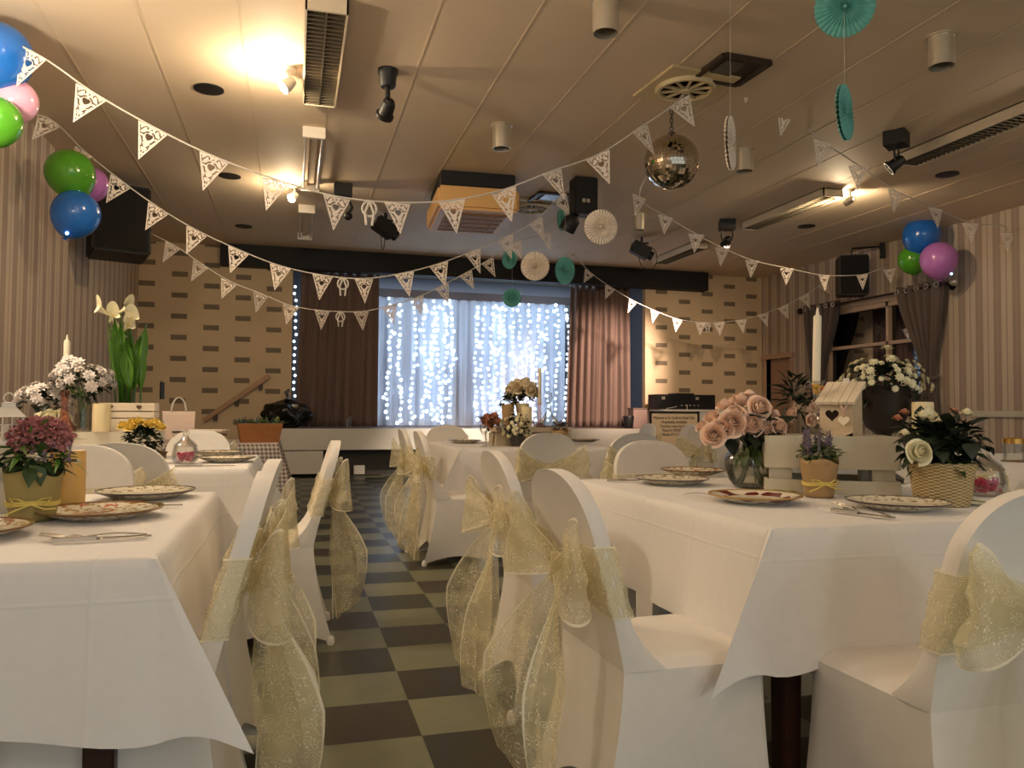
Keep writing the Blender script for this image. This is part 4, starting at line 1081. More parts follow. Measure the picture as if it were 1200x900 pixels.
def cutlery(kind, a, b, label):
    p, q = T(*a), T(*b); d = q - p
    o = (FK if kind == 'fork' else KN).build('dinner_' + kind, M_SILVER, angle=30, solid=.0022 if kind == 'fork' else .0015); o.location = (p.x, p.y, p.z + .002); o.rotation_euler.z = math.atan2(-d.x, d.y)
    k = d.length / (.198 if kind == 'fork' else .225); o.scale = (1, max(.85, min(1.25, k)), 1); tag(o, label, kind, kind + 's on the tables')
cutlery('fork', (172, 629), (47, 634), 'steel fork lying across a knife at the front of the near left table')
cutlery('knife', (60, 637), (176, 631), 'steel knife lying under a fork at the front of the near left table')
cutlery('fork', (150, 598), (128, 586), 'steel fork resting between the two plates on the near left table')
cutlery('knife', (120, 597), (214, 594), 'steel knife between the floral and the cream plate on the near left table')
cutlery('fork', (1042, 607), (970, 592), 'steel fork in front of the small lavender pot')
cutlery('knife', (975, 600), (1044, 609), 'steel knife beside the cream plate in front of the white crate')
cutlery('knife', (712, 565), (752, 564), 'steel knife left of the cream plate on the near right table')
cutlery('fork', (800, 581), (828, 582), 'steel fork left of the crimson rimmed plate')
cutlery('knife', (205, 548), (275, 547), 'steel knife at the front of the second left table')

# ------------------------------------------------------------------ flowers
def rose_mesh(n_out=6, seed=0):
    rr = random.Random(seed); m = MB()
    for ring, (cnt, R, h, op) in enumerate(((3, .24, 1.0, .0), (4, .4, .96, .06), (5, .58, .86, .16), (n_out, .78, .7, .34), (n_out - 1, .86, .5, .46))):
        for k in range(cnt):
            op2 = op * rr.uniform(.5, 1.5); a0 = 2 * PI * (k + .37 * ring + rr.uniform(-.1, .1)) / cnt; span = 2 * PI / cnt * .78
            def fn(u, v):
                x = 2 * u - 1; a = a0 + x * span
                lip = (v ** 3) * op2
                r = R * (.22 + .78 * math.sin(min(1, v * 1.15) * PI / 2)) * (1 - .05 * x * x) * (1 - (.5, .34, .2, .08, 0)[ring] * v * v) + lip * .55
                z = -.55 + (h + .5) * v - (x * x) * .22 * v - lip * .7
                return Vector((r * math.cos(a), r * math.sin(a), z))
            m.grid(fn, 6, 6)
    m.ball((0, 0, .3), .2, 8, (1, 1, 1.4)); return m
ROSES = [rose_mesh(6, s) for s in range(3)]
def mum_mesh(seed):
    rr = random.Random(seed); m = MB()
    for ring, (cnt, el, L) in enumerate(((9, .15, 1.0), (8, .6, .85), (5, 1.1, .6))):
        for k in range(cnt):
            a = 2 * PI * (k + .5 * ring) / cnt; m.leaf((0, 0, 0), (math.cos(a) * math.cos(el), math.sin(a) * math.cos(el), math.sin(el)), L, .6, .2, (0, 0, 1), 3)
    m.ball((0, 0, .1), .3, 8); return m
MUM = mum_mesh(1)
def bloom(parent, mesh_mb, mat, loc, r, d=(0, 0, 1), name='bloom', cache={}):
    key = (id(mesh_mb), mat.name)
    if key not in cache:
        o = mesh_mb.build(name, mat, None, angle=70); cache[key] = o.data; bpy.data.objects.remove(o)
    o = bpy.data.objects.new(name, cache[key]); COL.objects.link(o); o.parent = parent; o.location = loc; o.scale = (r, r, r)
    q = Vector(d).to_track_quat('Z', 'Y').to_euler(); o.rotation_euler = q; return o
def foliage(parent, c, rad, n, L, W, mat, seed, name='foliage', up=.4, stems=None):
    rr = random.Random(seed); m = MB(); c = Vector(c)
    for i in range(n):
        d = Vector((rr.gauss(0, 1), rr.gauss(0, 1), rr.gauss(0, 1) + up)).normalized(); k = rr.uniform(.35, 1.0)
        b = c + Vector((d.x * rad[0] * k, d.y * rad[1] * k, d.z * rad[2] * k)); dd = d + Vector((rr.uniform(-.9, .9), rr.uniform(-.9, .9), rr.uniform(-.7, .6)))
        m.leaf(b, dd, L * rr.uniform(.5, .95), W * rr.uniform(.9, 1.4), rr.uniform(.1, .5), (rr.uniform(-.4, .4), rr.uniform(-.4, .4), 1), 4)
    if stems is not None:
        for i in range(stems):
            d = Vector((rr.uniform(-1, 1) * rad[0] * .8, rr.uniform(-1, 1) * rad[1] * .8, rr.uniform(-.2, .8) * rad[2])); m.tube([c + Vector((d.x * .15, d.y * .15, -rad[2])), c + d * .6 + Vector((0, 0, -.2 * rad[2])), c + d], .0022, 5)
    return m.build(name, mat, parent, angle=80)
def fronts(c, rad, n, seed, view=True, zmin=-.35, jit=.18):
    """positions spread over an ellipsoid"""
    rr = random.Random(seed); out = []; c = Vector(c)
    for i in range(n):
        z = 1 - (1 - zmin) * (i + .5) / n; a = i * 2.399963 + rr.uniform(-.3, .3); s = math.sqrt(max(0, 1 - z * z))
        d = Vector((s * math.cos(a), s * math.sin(a), z)); k = 1 + rr.uniform(-jit, jit * .4)
        out.append((c + Vector((d.x * rad[0] * k, d.y * rad[1] * k, d.z * rad[2] * k)), d))
    return out
def kraft_pot(t, r0, r1, h, mat, bow=True):
    m = MB()
    def wall(u, v):
        a = 2 * PI * u; r = r0 + (r1 - r0) * v; z = h * v + (.012 * math.sin(3 * a) + .01 * math.sin(2 * a + 1)) * v ** 3; return Vector((r * math.cos(a), r * math.sin(a), z))
    m.grid(wall, 40, 8, cu=True); m.lathe([(.0005, .002), (r0, .002)], 40); m.build('paper_pot', mat, t, solid=.0016, angle=60)
    m = MB(); m.lathe([(.001, h * .86), (r1 * .93, h * .86)], 24); m.build('soil', M_SOIL, t)
    if bow:
        z = h * .36; r = r0 + (r1 - r0) * .36 + .003; m = MB()
        for k in range(3): m.tube([(r * math.cos(a), r * math.sin(a), z + (k - 1) * .004 + .002 * math.sin(3 * a)) for a in [i * PI / 14 for i in range(28)]], .0022, 6, closed=True)
        for s in (-1, 1):
            for j in range(2): m.tube([(s * .001, -r - .003, z), (s * (.025 + .008 * j), -r - .012, z + .014 - .008 * j), (s * (.045 + .006 * j), -r + .004, z + .016 - .01 * j), (s * .03, -r - .01, z - .002), (0, -r - .004, z)], .002, 6)
            m.tube([(0, -r - .004, z), (s * .03, -r - .012, z - .012), (s * .055, -r - .006, z - .018 + .006 * s)], .0022, 6)
        m.build('raffia_bow', M_RAFFIA, t)

# --- near left table
CRX = T(8, 605).x - .03
def crate(t, w, d, h, front_rows, mat, post=.035):
    """upturned slatted crate; rows: (z0,z1) of the slats"""
    m = MB(); m.bb(-w / 2 + .01, w / 2 - .01, -d / 2 + .012, d / 2 - .012, h - .014, h); m.build('crate_panel', mat, t, bevel=.002)
    for z0, z1 in front_rows:
        for s in (-1, 1):
            m = MB(); m.bb(-w / 2, w / 2, s * d / 2 - .007, s * d / 2 + .007, z0, z1); m.build('slat', mat, t, bevel=.002)
            m = MB(); m.bb(s * w / 2 - .007, s * w / 2 + .007, -d / 2, d / 2, z0, z1); m.build('slat', mat, t, bevel=.002)
    for sx in (-1, 1):
        for sy in (-1, 1):
            m = MB(); m.bb(sx * (w / 2 - .01 - post / 2) - post / 2, sx * (w / 2 - .01 - post / 2) + post / 2, sy * (d / 2 - .01 - post / 2) - post / 2, sy * (d / 2 - .01 - post / 2) + post / 2, .0, h - .01); m.build('corner_post', mat, t, bevel=.002)
t = thing('wooden_crate', 'pale grey upturned crate at the left edge behind the kraft pot', 'crate', (-.98, 2.58, TZ + .006)); crate(t, .5, .32, .195, ((.0, .085), (.105, .195)), M_OFFW)
CTZ = TZ + .006 + .195
p = PZ(9, 520, CTZ); t = thing('candle_lantern', 'small white metal lantern standing on the crate at the left edge', 'lantern', (p.x, p.y, CTZ), .3)
m = MB(); m.bb(-.036, .036, -.036, .036, 0, .008)
for i in (-1, 1):
    for j in (-1, 1): m.bb(i * .031 - .003, i * .031 + .003, j * .031 - .003, j * .031 + .003, .008, .068)
for j in (-1, 1):
    for k in (-.012, .008): m.bb(k - .0012, k + .0012, j * .031 - .001, j * .031 + .001, .008, .068); m.bb(j * .031 - .001, j * .031 + .001, k - .0012, k + .0012, .008, .068)
    for z in (.028, .048): m.bb(-.031, .031, j * .031 - .001, j * .031 + .001, z - .001, z + .001); m.bb(j * .031 - .001, j * .031 + .001, -.031, .031, z - .001, z + .001)
m.build('lantern_cage', M_WHITE, t, smooth=False)
m = MB(); m.lathe([(.056, .068), (.05, .072), (.022, .094), (.02, .102), (.024, .104), (.001, .106)], 4, RT(rz=PI / 4)); m.build('lantern_roof', M_WHITE, t, smooth=False)
m = MB(); m.tube([(.011 * math.cos(a), 0, .116 + .013 * math.sin(a)) for a in [k * PI / 8 for k in range(16)]], .002, 6, closed=True); m.build('hanging_ring', M_WHITE, t)
m = MB(); m.lathe([(.016, .008), (.016, .045), (.001, .046)], 16); m.build('tea_candle', M_WAXI, t)
p = T(38, 609); t = thing('potted_plant', 'olive kraft paper pot of mauve heather and greenery with a yellow raffia bow', 'plant', (p.x, p.y, p.z), .2); kraft_pot(t, .05, .068, .125, M_KRAFTO)
foliage(t, (0, 0, .15), (.07, .065, .05), 95, .055, .024, M_LEAF, 4); foliage(t, (.0, -.01, .15), (.075, .06, .05), 36, .042, .02, M_SAGE, 6, 'pale_foliage'); foliage(t, (0, 0, .16), (.06, .05, .05), 22, .1, .012, M_LILYG, 5, 'long_leaf')
rr = random.Random(2); m = MB(); m2 = MB()
for i, (q, d) in enumerate(fronts((.012, 0, .212), (.064, .056, .038), 190, 3, zmin=-.7)):
    for k in range(5): m.leaf(q, d + Vector((rr.uniform(-.9, .9), rr.uniform(-.9, .9), rr.uniform(-.6, .6))), rr.uniform(.012, .02), .013, .2, (rr.uniform(-1, 1), rr.uniform(-1, 1), .6), 3)
for i in range(50): q = Vector((rr.uniform(-.01, .085), rr.uniform(-.06, .0), rr.uniform(.15, .205))); m2.ball(q, rr.uniform(.003, .005), 5)
m.build('heather_bloom', M_MAUVE, t); m2.build('lavender_bloom', M_LAV, t)
def pillar(px, py, z, r, h, mat, label, wick=True, rz=0):
    p = PZ(px, py, z) if not isinstance(px, Vector) else px
    t = thing('pillar_candle', label, 'candle', (p.x, p.y, z), rz, 'pillar candles')
    m = MB(); m.lathe([(r * .97, 0), (r, .004), (r, h - .005), (r * .96, h), (r * .8, h - .003), (r * .3, h - .008), (.001, h - .008)], 36); m.build('wax', mat, t)
    m = MB(); m.tube([(0, 0, h - .01), (.002, 0, h + .008)], .0015, 6); m.build('wick', M_BLACK, t); return t
pillar(78, 597, TZ + .008, .046, .165, M_WAXY, 'tall honey coloured pillar candle behind the kraft pot on the near left table')

# --- second left table
LY = 4.72
a = PY(68, 530, LY); b = PY(180, 530, LY); cw = b.x - a.x; ch = .155
t = thing('wooden_crate', 'white distressed crate on the second left table carrying flowers and candle', 'crate', ((a.x + b.x) / 2, LY + .17, TZ + .006)); crate(t, cw, .34, ch, ((.045, ch),), M_OFFW)
LZ = TZ + .006 + ch
def L(px, dy=0.0): q = PY(px, 500, LY + .12 + dy); return Vector((q.x, q.y, LZ))
q = L(75, -.13); t = thing('decanter', 'pink tinted glass decanter standing on the white crate at left', 'decanter', q)
m = MB(); m.shell([(.001, .004), (.055, .004), (.06, .012), (.052, .03), (.026, .07), (.018, .12), (.016, .17), (.026, .225), (.024, .225), (.013, .17), (.014, .12), (.022, .07), (.047, .03), (.054, .014), (.001, .01)], 32); m.build('glass_body', M_PGLASS, t)
q = L(97, -.05); t = thing('glass_vase', 'square crystal vase of white lilies on the white crate', 'vase', q)
m = MB(); m.shell([(.001, 0), (.042, 0), (.046, .01), (.042, .1), (.05, .185), (.046, .185), (.038, .1), (.041, .02), (.001, .015)], 12); m.build('crystal', M_GLASS, t, angle=20)
m = MB(); rr = random.Random(8)
for k in range(12): m.tube([(rr.uniform(-.02, .02), rr.uniform(-.02, .02), .02), (rr.uniform(-.03, .03), rr.uniform(-.03, .03), .19), (rr.uniform(-.13, .1), rr.uniform(-.07, .07), .3)], .003, 5)
m.build('stems', M_STEM, t); foliage(t, (0, 0, .25), (.14, .1, .07), 80, .06, .022, M_DLEAF, 31)
for i, (c, d) in enumerate(fronts((.0, 0, .27), (.16, .1, .09), 26, 12)): bloom(t, MUM, M_WHITEF, c, U(.028, .04), d)
for c in ((-.1, -.02, .35), (-.08, 0, .39), (-.03, -.02, .375), (-.12, -.01, .32)): bloom(t, MUM, M_WHITEF, c, .045, (U(-.4, .4), -.7, .6))
q = L(58, .06); t = thing('flower_pot', 'pot of white chrysanthemums at the left end of the white crate', 'plant', q); m = MB(); m.lathe([(.05, 0), (.065, .1), (.06, .1), (.045, .02)], 20); m.build('pot', M_KRAFTO, t)
foliage(t, (-.03, 0, .16), (.13, .1, .07), 70, .06, .026, M_DLEAF, 41)
for c, d in fronts((-.03, 0, .18), (.15, .11, .08), 20, 13, zmin=-.2): bloom(t, MUM, M_WHITEF, c, U(.032, .045), d)
q = L(64, -.03); t = thing('rose_posy', 'posy of cream roses behind the pink decanter on the white crate', 'flowers', q); foliage(t, (0, 0, .05), (.085, .06, .03), 34, .05, .026, M_DLEAF, 43, up=0)
for i, (c, d) in enumerate(fronts((0, 0, .055), (.08, .05, .045), 8, 14, zmin=.1)): bloom(t, ROSES[i % 3], M_ROSEI, c, .036, d)
q = L(119, -.1); pillar(q, 0, LZ, .047, .155, M_WAX, 'cream pillar candle on the white crate beside the crystal vase')
q = L(76, .1); t = thing('taper_candle', 'tall ivory taper candle rising from the white flowers at left', 'candle', q, 0, 'taper candles')
m = MB(); m.lathe([(.05, 0), (.05, .01), (.012, .03), (.01, .2), (.024, .25), (.02, .27)], 20); m.build('candlestick', M_GLASS, t); m = MB(); m.lathe([(.017, .25), (.017, .5), (.012, .515), (.006, .515), (.003, .545), (.001, .545)], 18); m.build('taper', M_WAXI, t)
q = L(152, -.02); t = thing('flower_box', 'whitewashed planter box with heart cut-outs planted with calla lilies', 'planter', q)
hb = .16; m = MB()
for z0, z1 in ((0, .072), (.078, .11), (.116, hb)):
    for s in (-1, 1): m.bb(-.14, .14, s * .075 - .006, s * .075 + .006, z0, z1); m.bb(s * .134 - .006, s * .134 + .006, -.075, .075, z0, z1)
m.bb(-.13, .13, -.07, .07, 0, .01); m.build('box_boards', M_PLANTER, t, bevel=.001)
def heart_mb(s, th):
    m = MB(); pts = [(s / 16 * 16 * math.sin(a) ** 3, s / 16 * (13 * math.cos(a) - 5 * math.cos(2 * a) - 2 * math.cos(3 * a) - math.cos(4 * a))) for a in [k * 2 * PI / 30 for k in range(30)]]
    n = len(pts); m.add([(x, -th / 2, z) for x, z in pts] + [(x, th / 2, z) for x, z in pts], [tuple(range(n)), tuple(range(2 * n - 1, n - 1, -1))] + [(i, i + n, (i + 1) % n + n, (i + 1) % n) for i in range(n)]); return m
m = MB()
for x in (-.085, .06): m.merge(heart_mb(.014, .003), RT((x, -.083, .137)))
m.build('heart_motif', plain('heart_brown', (92, 66, 40), .7), t, smooth=False)
m = MB(); m.bb(-.125, .125, -.066, .066, .12, .15); m.build('soil', M_SOIL, t, smooth=False)
rr = random.Random(5)
for i in range(17):
    bx = rr.uniform(-.07, .06); tx = bx * 1.7 + rr.uniform(-.07, .09); H = rr.uniform(.36, .54); W = rr.uniform(.045, .075)
    m = MB(); by = rr.uniform(-.03, .03)
    def lf(u, v):
        w = (.012 + W * math.sin(PI * max(0, (v - .25) / .75)) ** .8) * (1 - v ** 6) if v > .25 else .012
        x = 2 * u - 1; c = Vector((bx + (tx - bx) * v ** 1.6, by + by * v, .14 + H * v - .03 * v ** 4)); return c + Vector((x * w * .5, .02 * abs(x) * (1 if by > 0 else -1) + rr.uniform(0, .0001), 0))
    m.grid(lf, 4, 16); m.build('leaf', M_LILYG, t, angle=80)
for px, py, dx, dz in ((120, 364, -.9, .7), (131, 372, .5, .8), (147, 362, .9, .5), (154, 375, .4, .9), (141, 391, -.8, .5), (149, 383, .6, .6)):
    c = PY(px, py, q.y) - q; m = MB(); d = Vector((dx, -.5, dz)).normalized(); Q = d.to_track_quat('Z', 'X').to_matrix().to_4x4(); M = Matrix.Translation(c - d * .04) @ Q
    def sp(u, v):
        a = 2 * PI * u; fl = 1 + .55 * max(0, math.cos(a)) * v ** 2; r = (.006 + .03 * v ** 1.7) * fl; z = .085 * v + .05 * max(0, math.cos(a)) ** 2 * v ** 2 - .02 * v ** 4; return Vector((r * math.cos(a), r * math.sin(a), z))
    m.grid(sp, 20, 10, cu=True, M=M); bl = m.build('calla_bloom', M_ROSEI, t, angle=80)
    m = MB(); m.tube([M @ Vector((0, 0, .01)), M @ Vector((0, 0, .06))], .004, 6); m.build('spadix', M_ROSEY, bl)
    m = MB(); m.tube([(c.x * .4 - .01, 0, .14), (c.x * .75, 0, .14 + (c.z - .14) * .6), tuple(c - d * .04)], .0045, 6); m.build('stem', M_STEM, t)
p = PY(167, 524, 4.42); t = thing('flower_basket', 'low wicker basket of yellow roses on the second left table', 'plant', (p.x, p.y, TZ + .006))
m = MB(); m.shell([(.001, 0), (.1, 0), (.118, .055), (.124, .06), (.112, .06), (.095, .01), (.001, .01)], 36); m.build('wicker_tray', M_WICKD, t)
foliage(t, (0, 0, .12), (.1, .085, .07), 150, .05, .028, M_DLEAF, 51)
for i, (c, d) in enumerate(((-.09, -.02, .2), (-.05, -.05, .195), (-.02, -.02, .225), (.03, -.03, .21), (.08, -.02, .2), (.05, .03, .215), (-.06, .04, .215)) and [((x, y, z), (x * 4, y * 4 - .3, 1)) for x, y, z in ((-.09, -.02, .195), (-.05, -.05, .19), (-.02, -.02, .215), (.035, -.03, .205), (.085, -.02, .19), (.05, .03, .21), (-.06, .04, .21))]): bloom(t, ROSES[i % 3], M_ROSEY, c, .03, d)
p = PY(217, 541, 4.35)
def sweet_jar(p, s, label):
    t = thing('sweet_jar', label, 'jar', p, 0, 'glass sweet jars'); M = Matrix.Scale(s, 4)
    m = MB(); m.shell([(.001, 0), (.045, 0), (.062, .02), (.065, .05), (.06, .08), (.056, .09), (.052, .088), (.058, .055), (.055, .025), (.04, .008), (.001, .008)], 32, M); m.build('jar_bowl', M_GLASS, t)
    m = MB(); m.shell([(.06, .09), (.05, .105), (.022, .13), (.012, .145), (.018, .16), (.012, .175), (.001, .178), (.001, .172), (.01, .165), (.006, .145), (.018, .126), (.045, .1)], 28, M); m.build('jar_lid', M_GLASS, t)
    m = MB(); rr = random.Random(3)
    for i in range(60): a = rr.uniform(0, 6.28); r = .042 * math.sqrt(rr.random()); m.ball((r * math.cos(a), r * math.sin(a), rr.uniform(.018, .055)), .009, 6, M=M)
    o = m.build('sweets', M_SWEET, t); o['kind'] = 'stuff'
sweet_jar((p.x, p.y, TZ + .008), 1.0, 'glass jar of pink sweets beside the plates on the second left table')
p = PY(189, 500, 4.9); t = thing('taper_candle', 'slim dark taper candle in a glass holder on the second left table', 'candle', (p.x, p.y, TZ + .006), 0, 'taper candles')
m = MB(); m.lathe([(.035, 0), (.035, .008), (.008, .02), (.008, .17), (.016, .2), (.014, .21)], 18); m.build('candlestick', M_GLASS, t); m = MB(); z1 = PY(189, 449, 4.9).z - TZ; z0 = PY(189, 469, 4.9).z - TZ; m.lathe([(.013, z0), (.013, z1), (.001, z1 + .01)], 14); m.build('taper', M_DWAX, t)
# --- gingham table
p = PY(207, 505, 7.2); t = thing('gift_bag', 'white gift bag with rope handles on the gingham table', 'bag', (p.x, p.y + .1, TZ + .006), .2)
m = MB(); m.grid(lambda u, v: Vector(((.12 + .01 * v) * max(-1, min(1, 1.5 * math.cos(2 * PI * u))), (.06 - .02 * v) * max(-1, min(1, 1.5 * math.sin(2 * PI * u))), .26 * v)), 40, 8, cu=True); m.bb(-.115, .115, -.055, .055, 0, .004); m.build('bag_body', plain('pale_pink_card', (226, 204, 190), .7), t, solid=.002)
for s in (-1, 1):
    m = MB(); m.tube([(.06 * math.cos(a), s * .04, .25 + .13 * math.sin(a)) for a in [k * PI / 10 for k in range(11)]], .005, 6); m.build('handle', M_CORD, t)
p = PY(232, 519, 6.95); t = thing('magazine_pile', 'untidy pile of dark and white booklets on the gingham table', 'booklets', (p.x, p.y + .12, TZ + .006), 0)
rr = random.Random(6)
for i in range(9):
    m = MB(); M = RT((rr.uniform(-.05, .05), rr.uniform(-.03, .03), .006 + i * .012), rz=rr.uniform(-.4, .4), rx=rr.uniform(-.03, .03)); m.bb(-.17, .17, -.11, .11, -.005, .005, M); m.build('booklet', M_DARKG if i % 2 else M_PAPER, t, smooth=False)
p = PY(303, 520, 6.95); t = thing('succulent_planter', 'brown wooden trough of grey green succulents on the gingham table', 'planter', (p.x, p.y + .13, TZ + .006), .12)
W = (PY(328, 520, 6.95).x - PY(276, 520, 6.95).x) / 2
m = MB(); o_ = [(-W * .84, -.09, 0), (W * .84, -.09, 0), (W * .84, .09, 0), (-W * .84, .09, 0), (-W, -.12, .16), (W, -.12, .16), (W, .12, .16), (-W, .12, .16)]; m.add(o_, [(3, 2, 1, 0), (0, 1, 5, 4), (1, 2, 6, 5), (2, 3, 7, 6), (3, 0, 4, 7)]); m.build('trough', M_BROWNPL, t, smooth=False, solid=.012)
m = MB(); m.bb(-W * .93, W * .93, -.1, .1, .11, .14); m.build('soil', M_SOIL, t, smooth=False)
for k in range(6):
    m = MB(); rr = random.Random(k); cx = -W * .8 + k * W * .32
    for i in range(26): a = rr.uniform(0, 6.28); e = rr.uniform(.3, 1.3); m.leaf((cx, rr.uniform(-.04, .04), .13), (math.cos(a) * math.cos(e), math.sin(a) * math.cos(e), math.sin(e)), rr.uniform(.06, .11), .02, .1)
    m.build('succulent', M_SAGE if k % 2 else plain('blue_green_leaf', (96, 118, 104), .6, var=.3, scale=40.0), t, angle=80)

# --- near right table: crate with birdhouse, candles, flowers
CY = 2.36
a = T(918, 577); b = T(1074, 582)
ct = thing('wooden_crate', 'white painted slatted crate on the near right table under the birdhouse', 'crate', ((a.x + b.x) / 2 + .03, (a.y + b.y) / 2 + .16, TZ + .006))
dv = b - a; ct.rotation_euler.z = math.atan2(dv.y, dv.x); cw = (b - a).length; crate(ct, cw, .32, .205, ((.0, .05), (.09, .205)), M_OFFW, .075)
RZ = TZ + .006 + .205
def Rr(px, dy=0.0):
    q = PY(px, 545, ct.location.y + dy); return Vector((q.x, q.y, RZ))
p = Rr(986, -.03); t = thing('birdhouse', 'whitewashed wooden birdhouse with heart hole on the white crate', 'birdhouse', (p.x, p.y, RZ), ct.rotation_euler.z - .42)
w, d, h0, h1 = .058, .062, .122, .186     # box with a roof sloping down to the front
pts = [(-w, -d, 0), (w, -d, 0), (w, d, 0), (-w, d, 0), (-w, -d, h0), (w, -d, h0), (w, d, h1), (-w, d, h1)]
m = MB(); m.add(pts, [(3, 2, 1, 0), (1, 2, 6, 5), (2, 3, 7, 6), (3, 0, 4, 7), (4, 5, 6, 7)])
# front panel with a heart hole
n = 40; hs = .0015; HP = [(-.014 + hs * 16 * math.sin(a_) ** 3, .076 + hs * (13 * math.cos(a_) - 5 * math.cos(2 * a_) - 2 * math.cos(3 * a_) - math.cos(4 * a_))) for a_ in [k * 2 * PI / n for k in range(n)]]
OP = []
for k in range(n):
    x, z = HP[k][0] + .014, HP[k][1] - .07; s_ = min(abs((w) / x) if abs(x) > 1e-6 else 1e9, (h0 - .07) / z if z > 1e-6 else (.07 / -z if z < -1e-6 else 1e9)); OP.append((max(-w, min(w, x * s_)), max(0, min(h0, .07 + z * s_))))
m.add([(x, -d, z) for x, z in HP] + [(x, -d, z) for x, z in OP], [(k, (k + 1) % n, (k + 1) % n + n, k + n) for k in range(n)])
m.add([(-w, -d, h0), (w, -d, h0), (w, -d, 0), (-w, -d, 0)], [])
m.build('house_box', M_PLY, t, smooth=False, solid=.0)
m = MB(); m.bb(-w + .004, w - .004, -d + .012, -d + .014, .004, h0 - .004); m.build('dark_inside', M_SOIL, t, smooth=False)
m = MB(); M = RT((0, 0, (h0 + h1) / 2 + .006), rx=math.atan2(h1 - h0, 2 * d))
for k in range(5): m.bb(-w - .012 + k * (2 * w + .024) / 5 + .001, -w - .012 + (k + 1) * (2 * w + .024) / 5 - .001, -d - .028, d + .02, -.005, .006, M)
m.build('roof', M_PLANTER, t, smooth=False)
m = MB(); m.bb(-.012, .012, d + .004, d + .01, h1 - .03, h1 + .03); m.build('hanging_tab', M_WHITE, t, smooth=False, bevel=.002)
m = MB(); m.merge(heart_mb(.02, .004), RT((.03, -d - .012, .056))); hm = m.build('hanging_heart', M_WAXI, t, smooth=False)
m = MB(); m.tube([(.017, -d - .008, .12), (.025, -d - .014, .1), (.03, -d - .01, .07)], .004, 6); m.tube([(.043, -d - .008, .12), (.036, -d - .014, .1), (.03, -d - .01, .07)], .004, 6); m.build('ribbon', plain('dusty_pink_ribbon', (206, 172, 156), .6), hm)
p = Rr(957, 0); t = thing('glass_candlestick', 'tall clear glass candlestick left of the birdhouse', 'candlestick', (p.x, p.y, RZ))
m = MB(); m.lathe([(.05, 0), (.052, .006), (.03, .02), (.012, .06), (.02, .075), (.011, .09), (.018, .12), (.01, .14), (.014, .17), (.024, .185), (.026, .2), (.02, .2), (.001, .19)], 28); m.build('glass_stem', M_GLASS, t)
m = MB(); m.lathe([(.033, .196), (.033, .202), (.02, .202)], 24); m.build('drip_ring', M_GLASS, t)
zt = PY(960, 363, p.y).z - RZ
o = thing('taper_candle', 'tall ivory taper candle standing in the glass candlestick beside the birdhouse', 'candle', (p.x, p.y, RZ + .192), 0, 'taper candles'); H = zt - .2; o.rotation_euler.y = .03
m = MB(); m.lathe([(.0145, 0), (.0147, H * .5), (.0143, H - .02), (.012, H - .014), (.007, H - .012), (.0035, H + .012), (.001, H + .016)], 20); m.build('taper', M_WAXI, o)
p = Rr(962, .09); t = thing('toy_bird', 'little yellow and orange decorative bird perched beside the candlestick', 'ornament', (p.x, p.y, RZ)); z = .17
m = MB(); m.lathe([(.03, 0), (.03, .006), (.005, .01), (.004, z - .02)], 14); m.build('perch', M_TWIG, t)
m = MB(); m.ball((0, 0, z), .026, 14, (1.3, .9, .8)); m.ball((-.026, -.005, z + .018), .016, 12); m.tube([(.03, 0, z), (.055, 0, z + .012)], [.012, .004], 8); m.build('bird_body', plain('yellow_plumage', (232, 182, 62), .6, var=.3, scale=40), t)
m = MB(); m.lathe([(.005, 0), (.0005, .014)], 8, RT((-.04, -.006, z + .018), ry=-PI / 2)); m.ball((.004, -.02, z + .004), .016, 10, (1.3, .4, .7)); m.build('wing_and_beak', plain('orange_plumage', (206, 96, 44), .6), t)
# white mum plant in dark basket behind the crate
p = PY(1030, 512, 2.75); t = thing('potted_chrysanthemum', 'round white chrysanthemum plant in a dark footed pot behind the birdhouse', 'plant', (p.x, 2.72, RZ - .205)); s = 1.0
ZP = .205
m = MB(); m.lathe([(.07, 0), (.075, .02), (.03, .05), (.03, .2), (.07, .23), (.1, .3), (.105, .39), (.11, .4), (.095, .4), (.08, .33)], 28); m.build('footed_pot', plain('dark_brown_glaze', (34, 26, 20), .5), t)
zc = PY(1030, 442, 2.72).z - t.location.z
foliage(t, (0, 0, zc - .03), (.17, .14, .1), 220, .045, .026, M_DLEAF, 61)
for i, (c, d) in enumerate(fronts((0, 0, zc - .035), (.185, .16, .12), 100, 17, zmin=-.2)): bloom(t, MUM, M_ROSEI, c, random.Random(i).uniform(.012, .022), d)
bloom(t, MUM, M_ROSEI, (.0, -.02, zc + .12), .03)
# left neighbours behind the vase: foliage posy
p = Rr(932, .35); t = thing('mixed_posy', 'dark spiky posy with pink buds behind the candlestick', 'flowers', (p.x, p.y, TZ + .006))
m = MB(); m.shell([(.001, 0), (.04, 0), (.05, .1), (.06, .2), (.055, .2), (.045, .1), (.036, .01), (.001, .01)], 24); m.build('vase', M_GLASS, t)
foliage(t, (0, 0, .32), (.07, .07, .12), 60, .09, .016, M_DLEAF, 71, up=1.2); foliage(t, (.03, 0, .28), (.1, .07, .08), 30, .06, .03, M_DLEAF, 72, 'broad_leaf')
for i, (c, d) in enumerate(fronts((.05, -.02, .26), (.1, .06, .08), 9, 18, zmin=-.2)): bloom(t, ROSES[i % 3], M_ROSEP, c, .024, d)
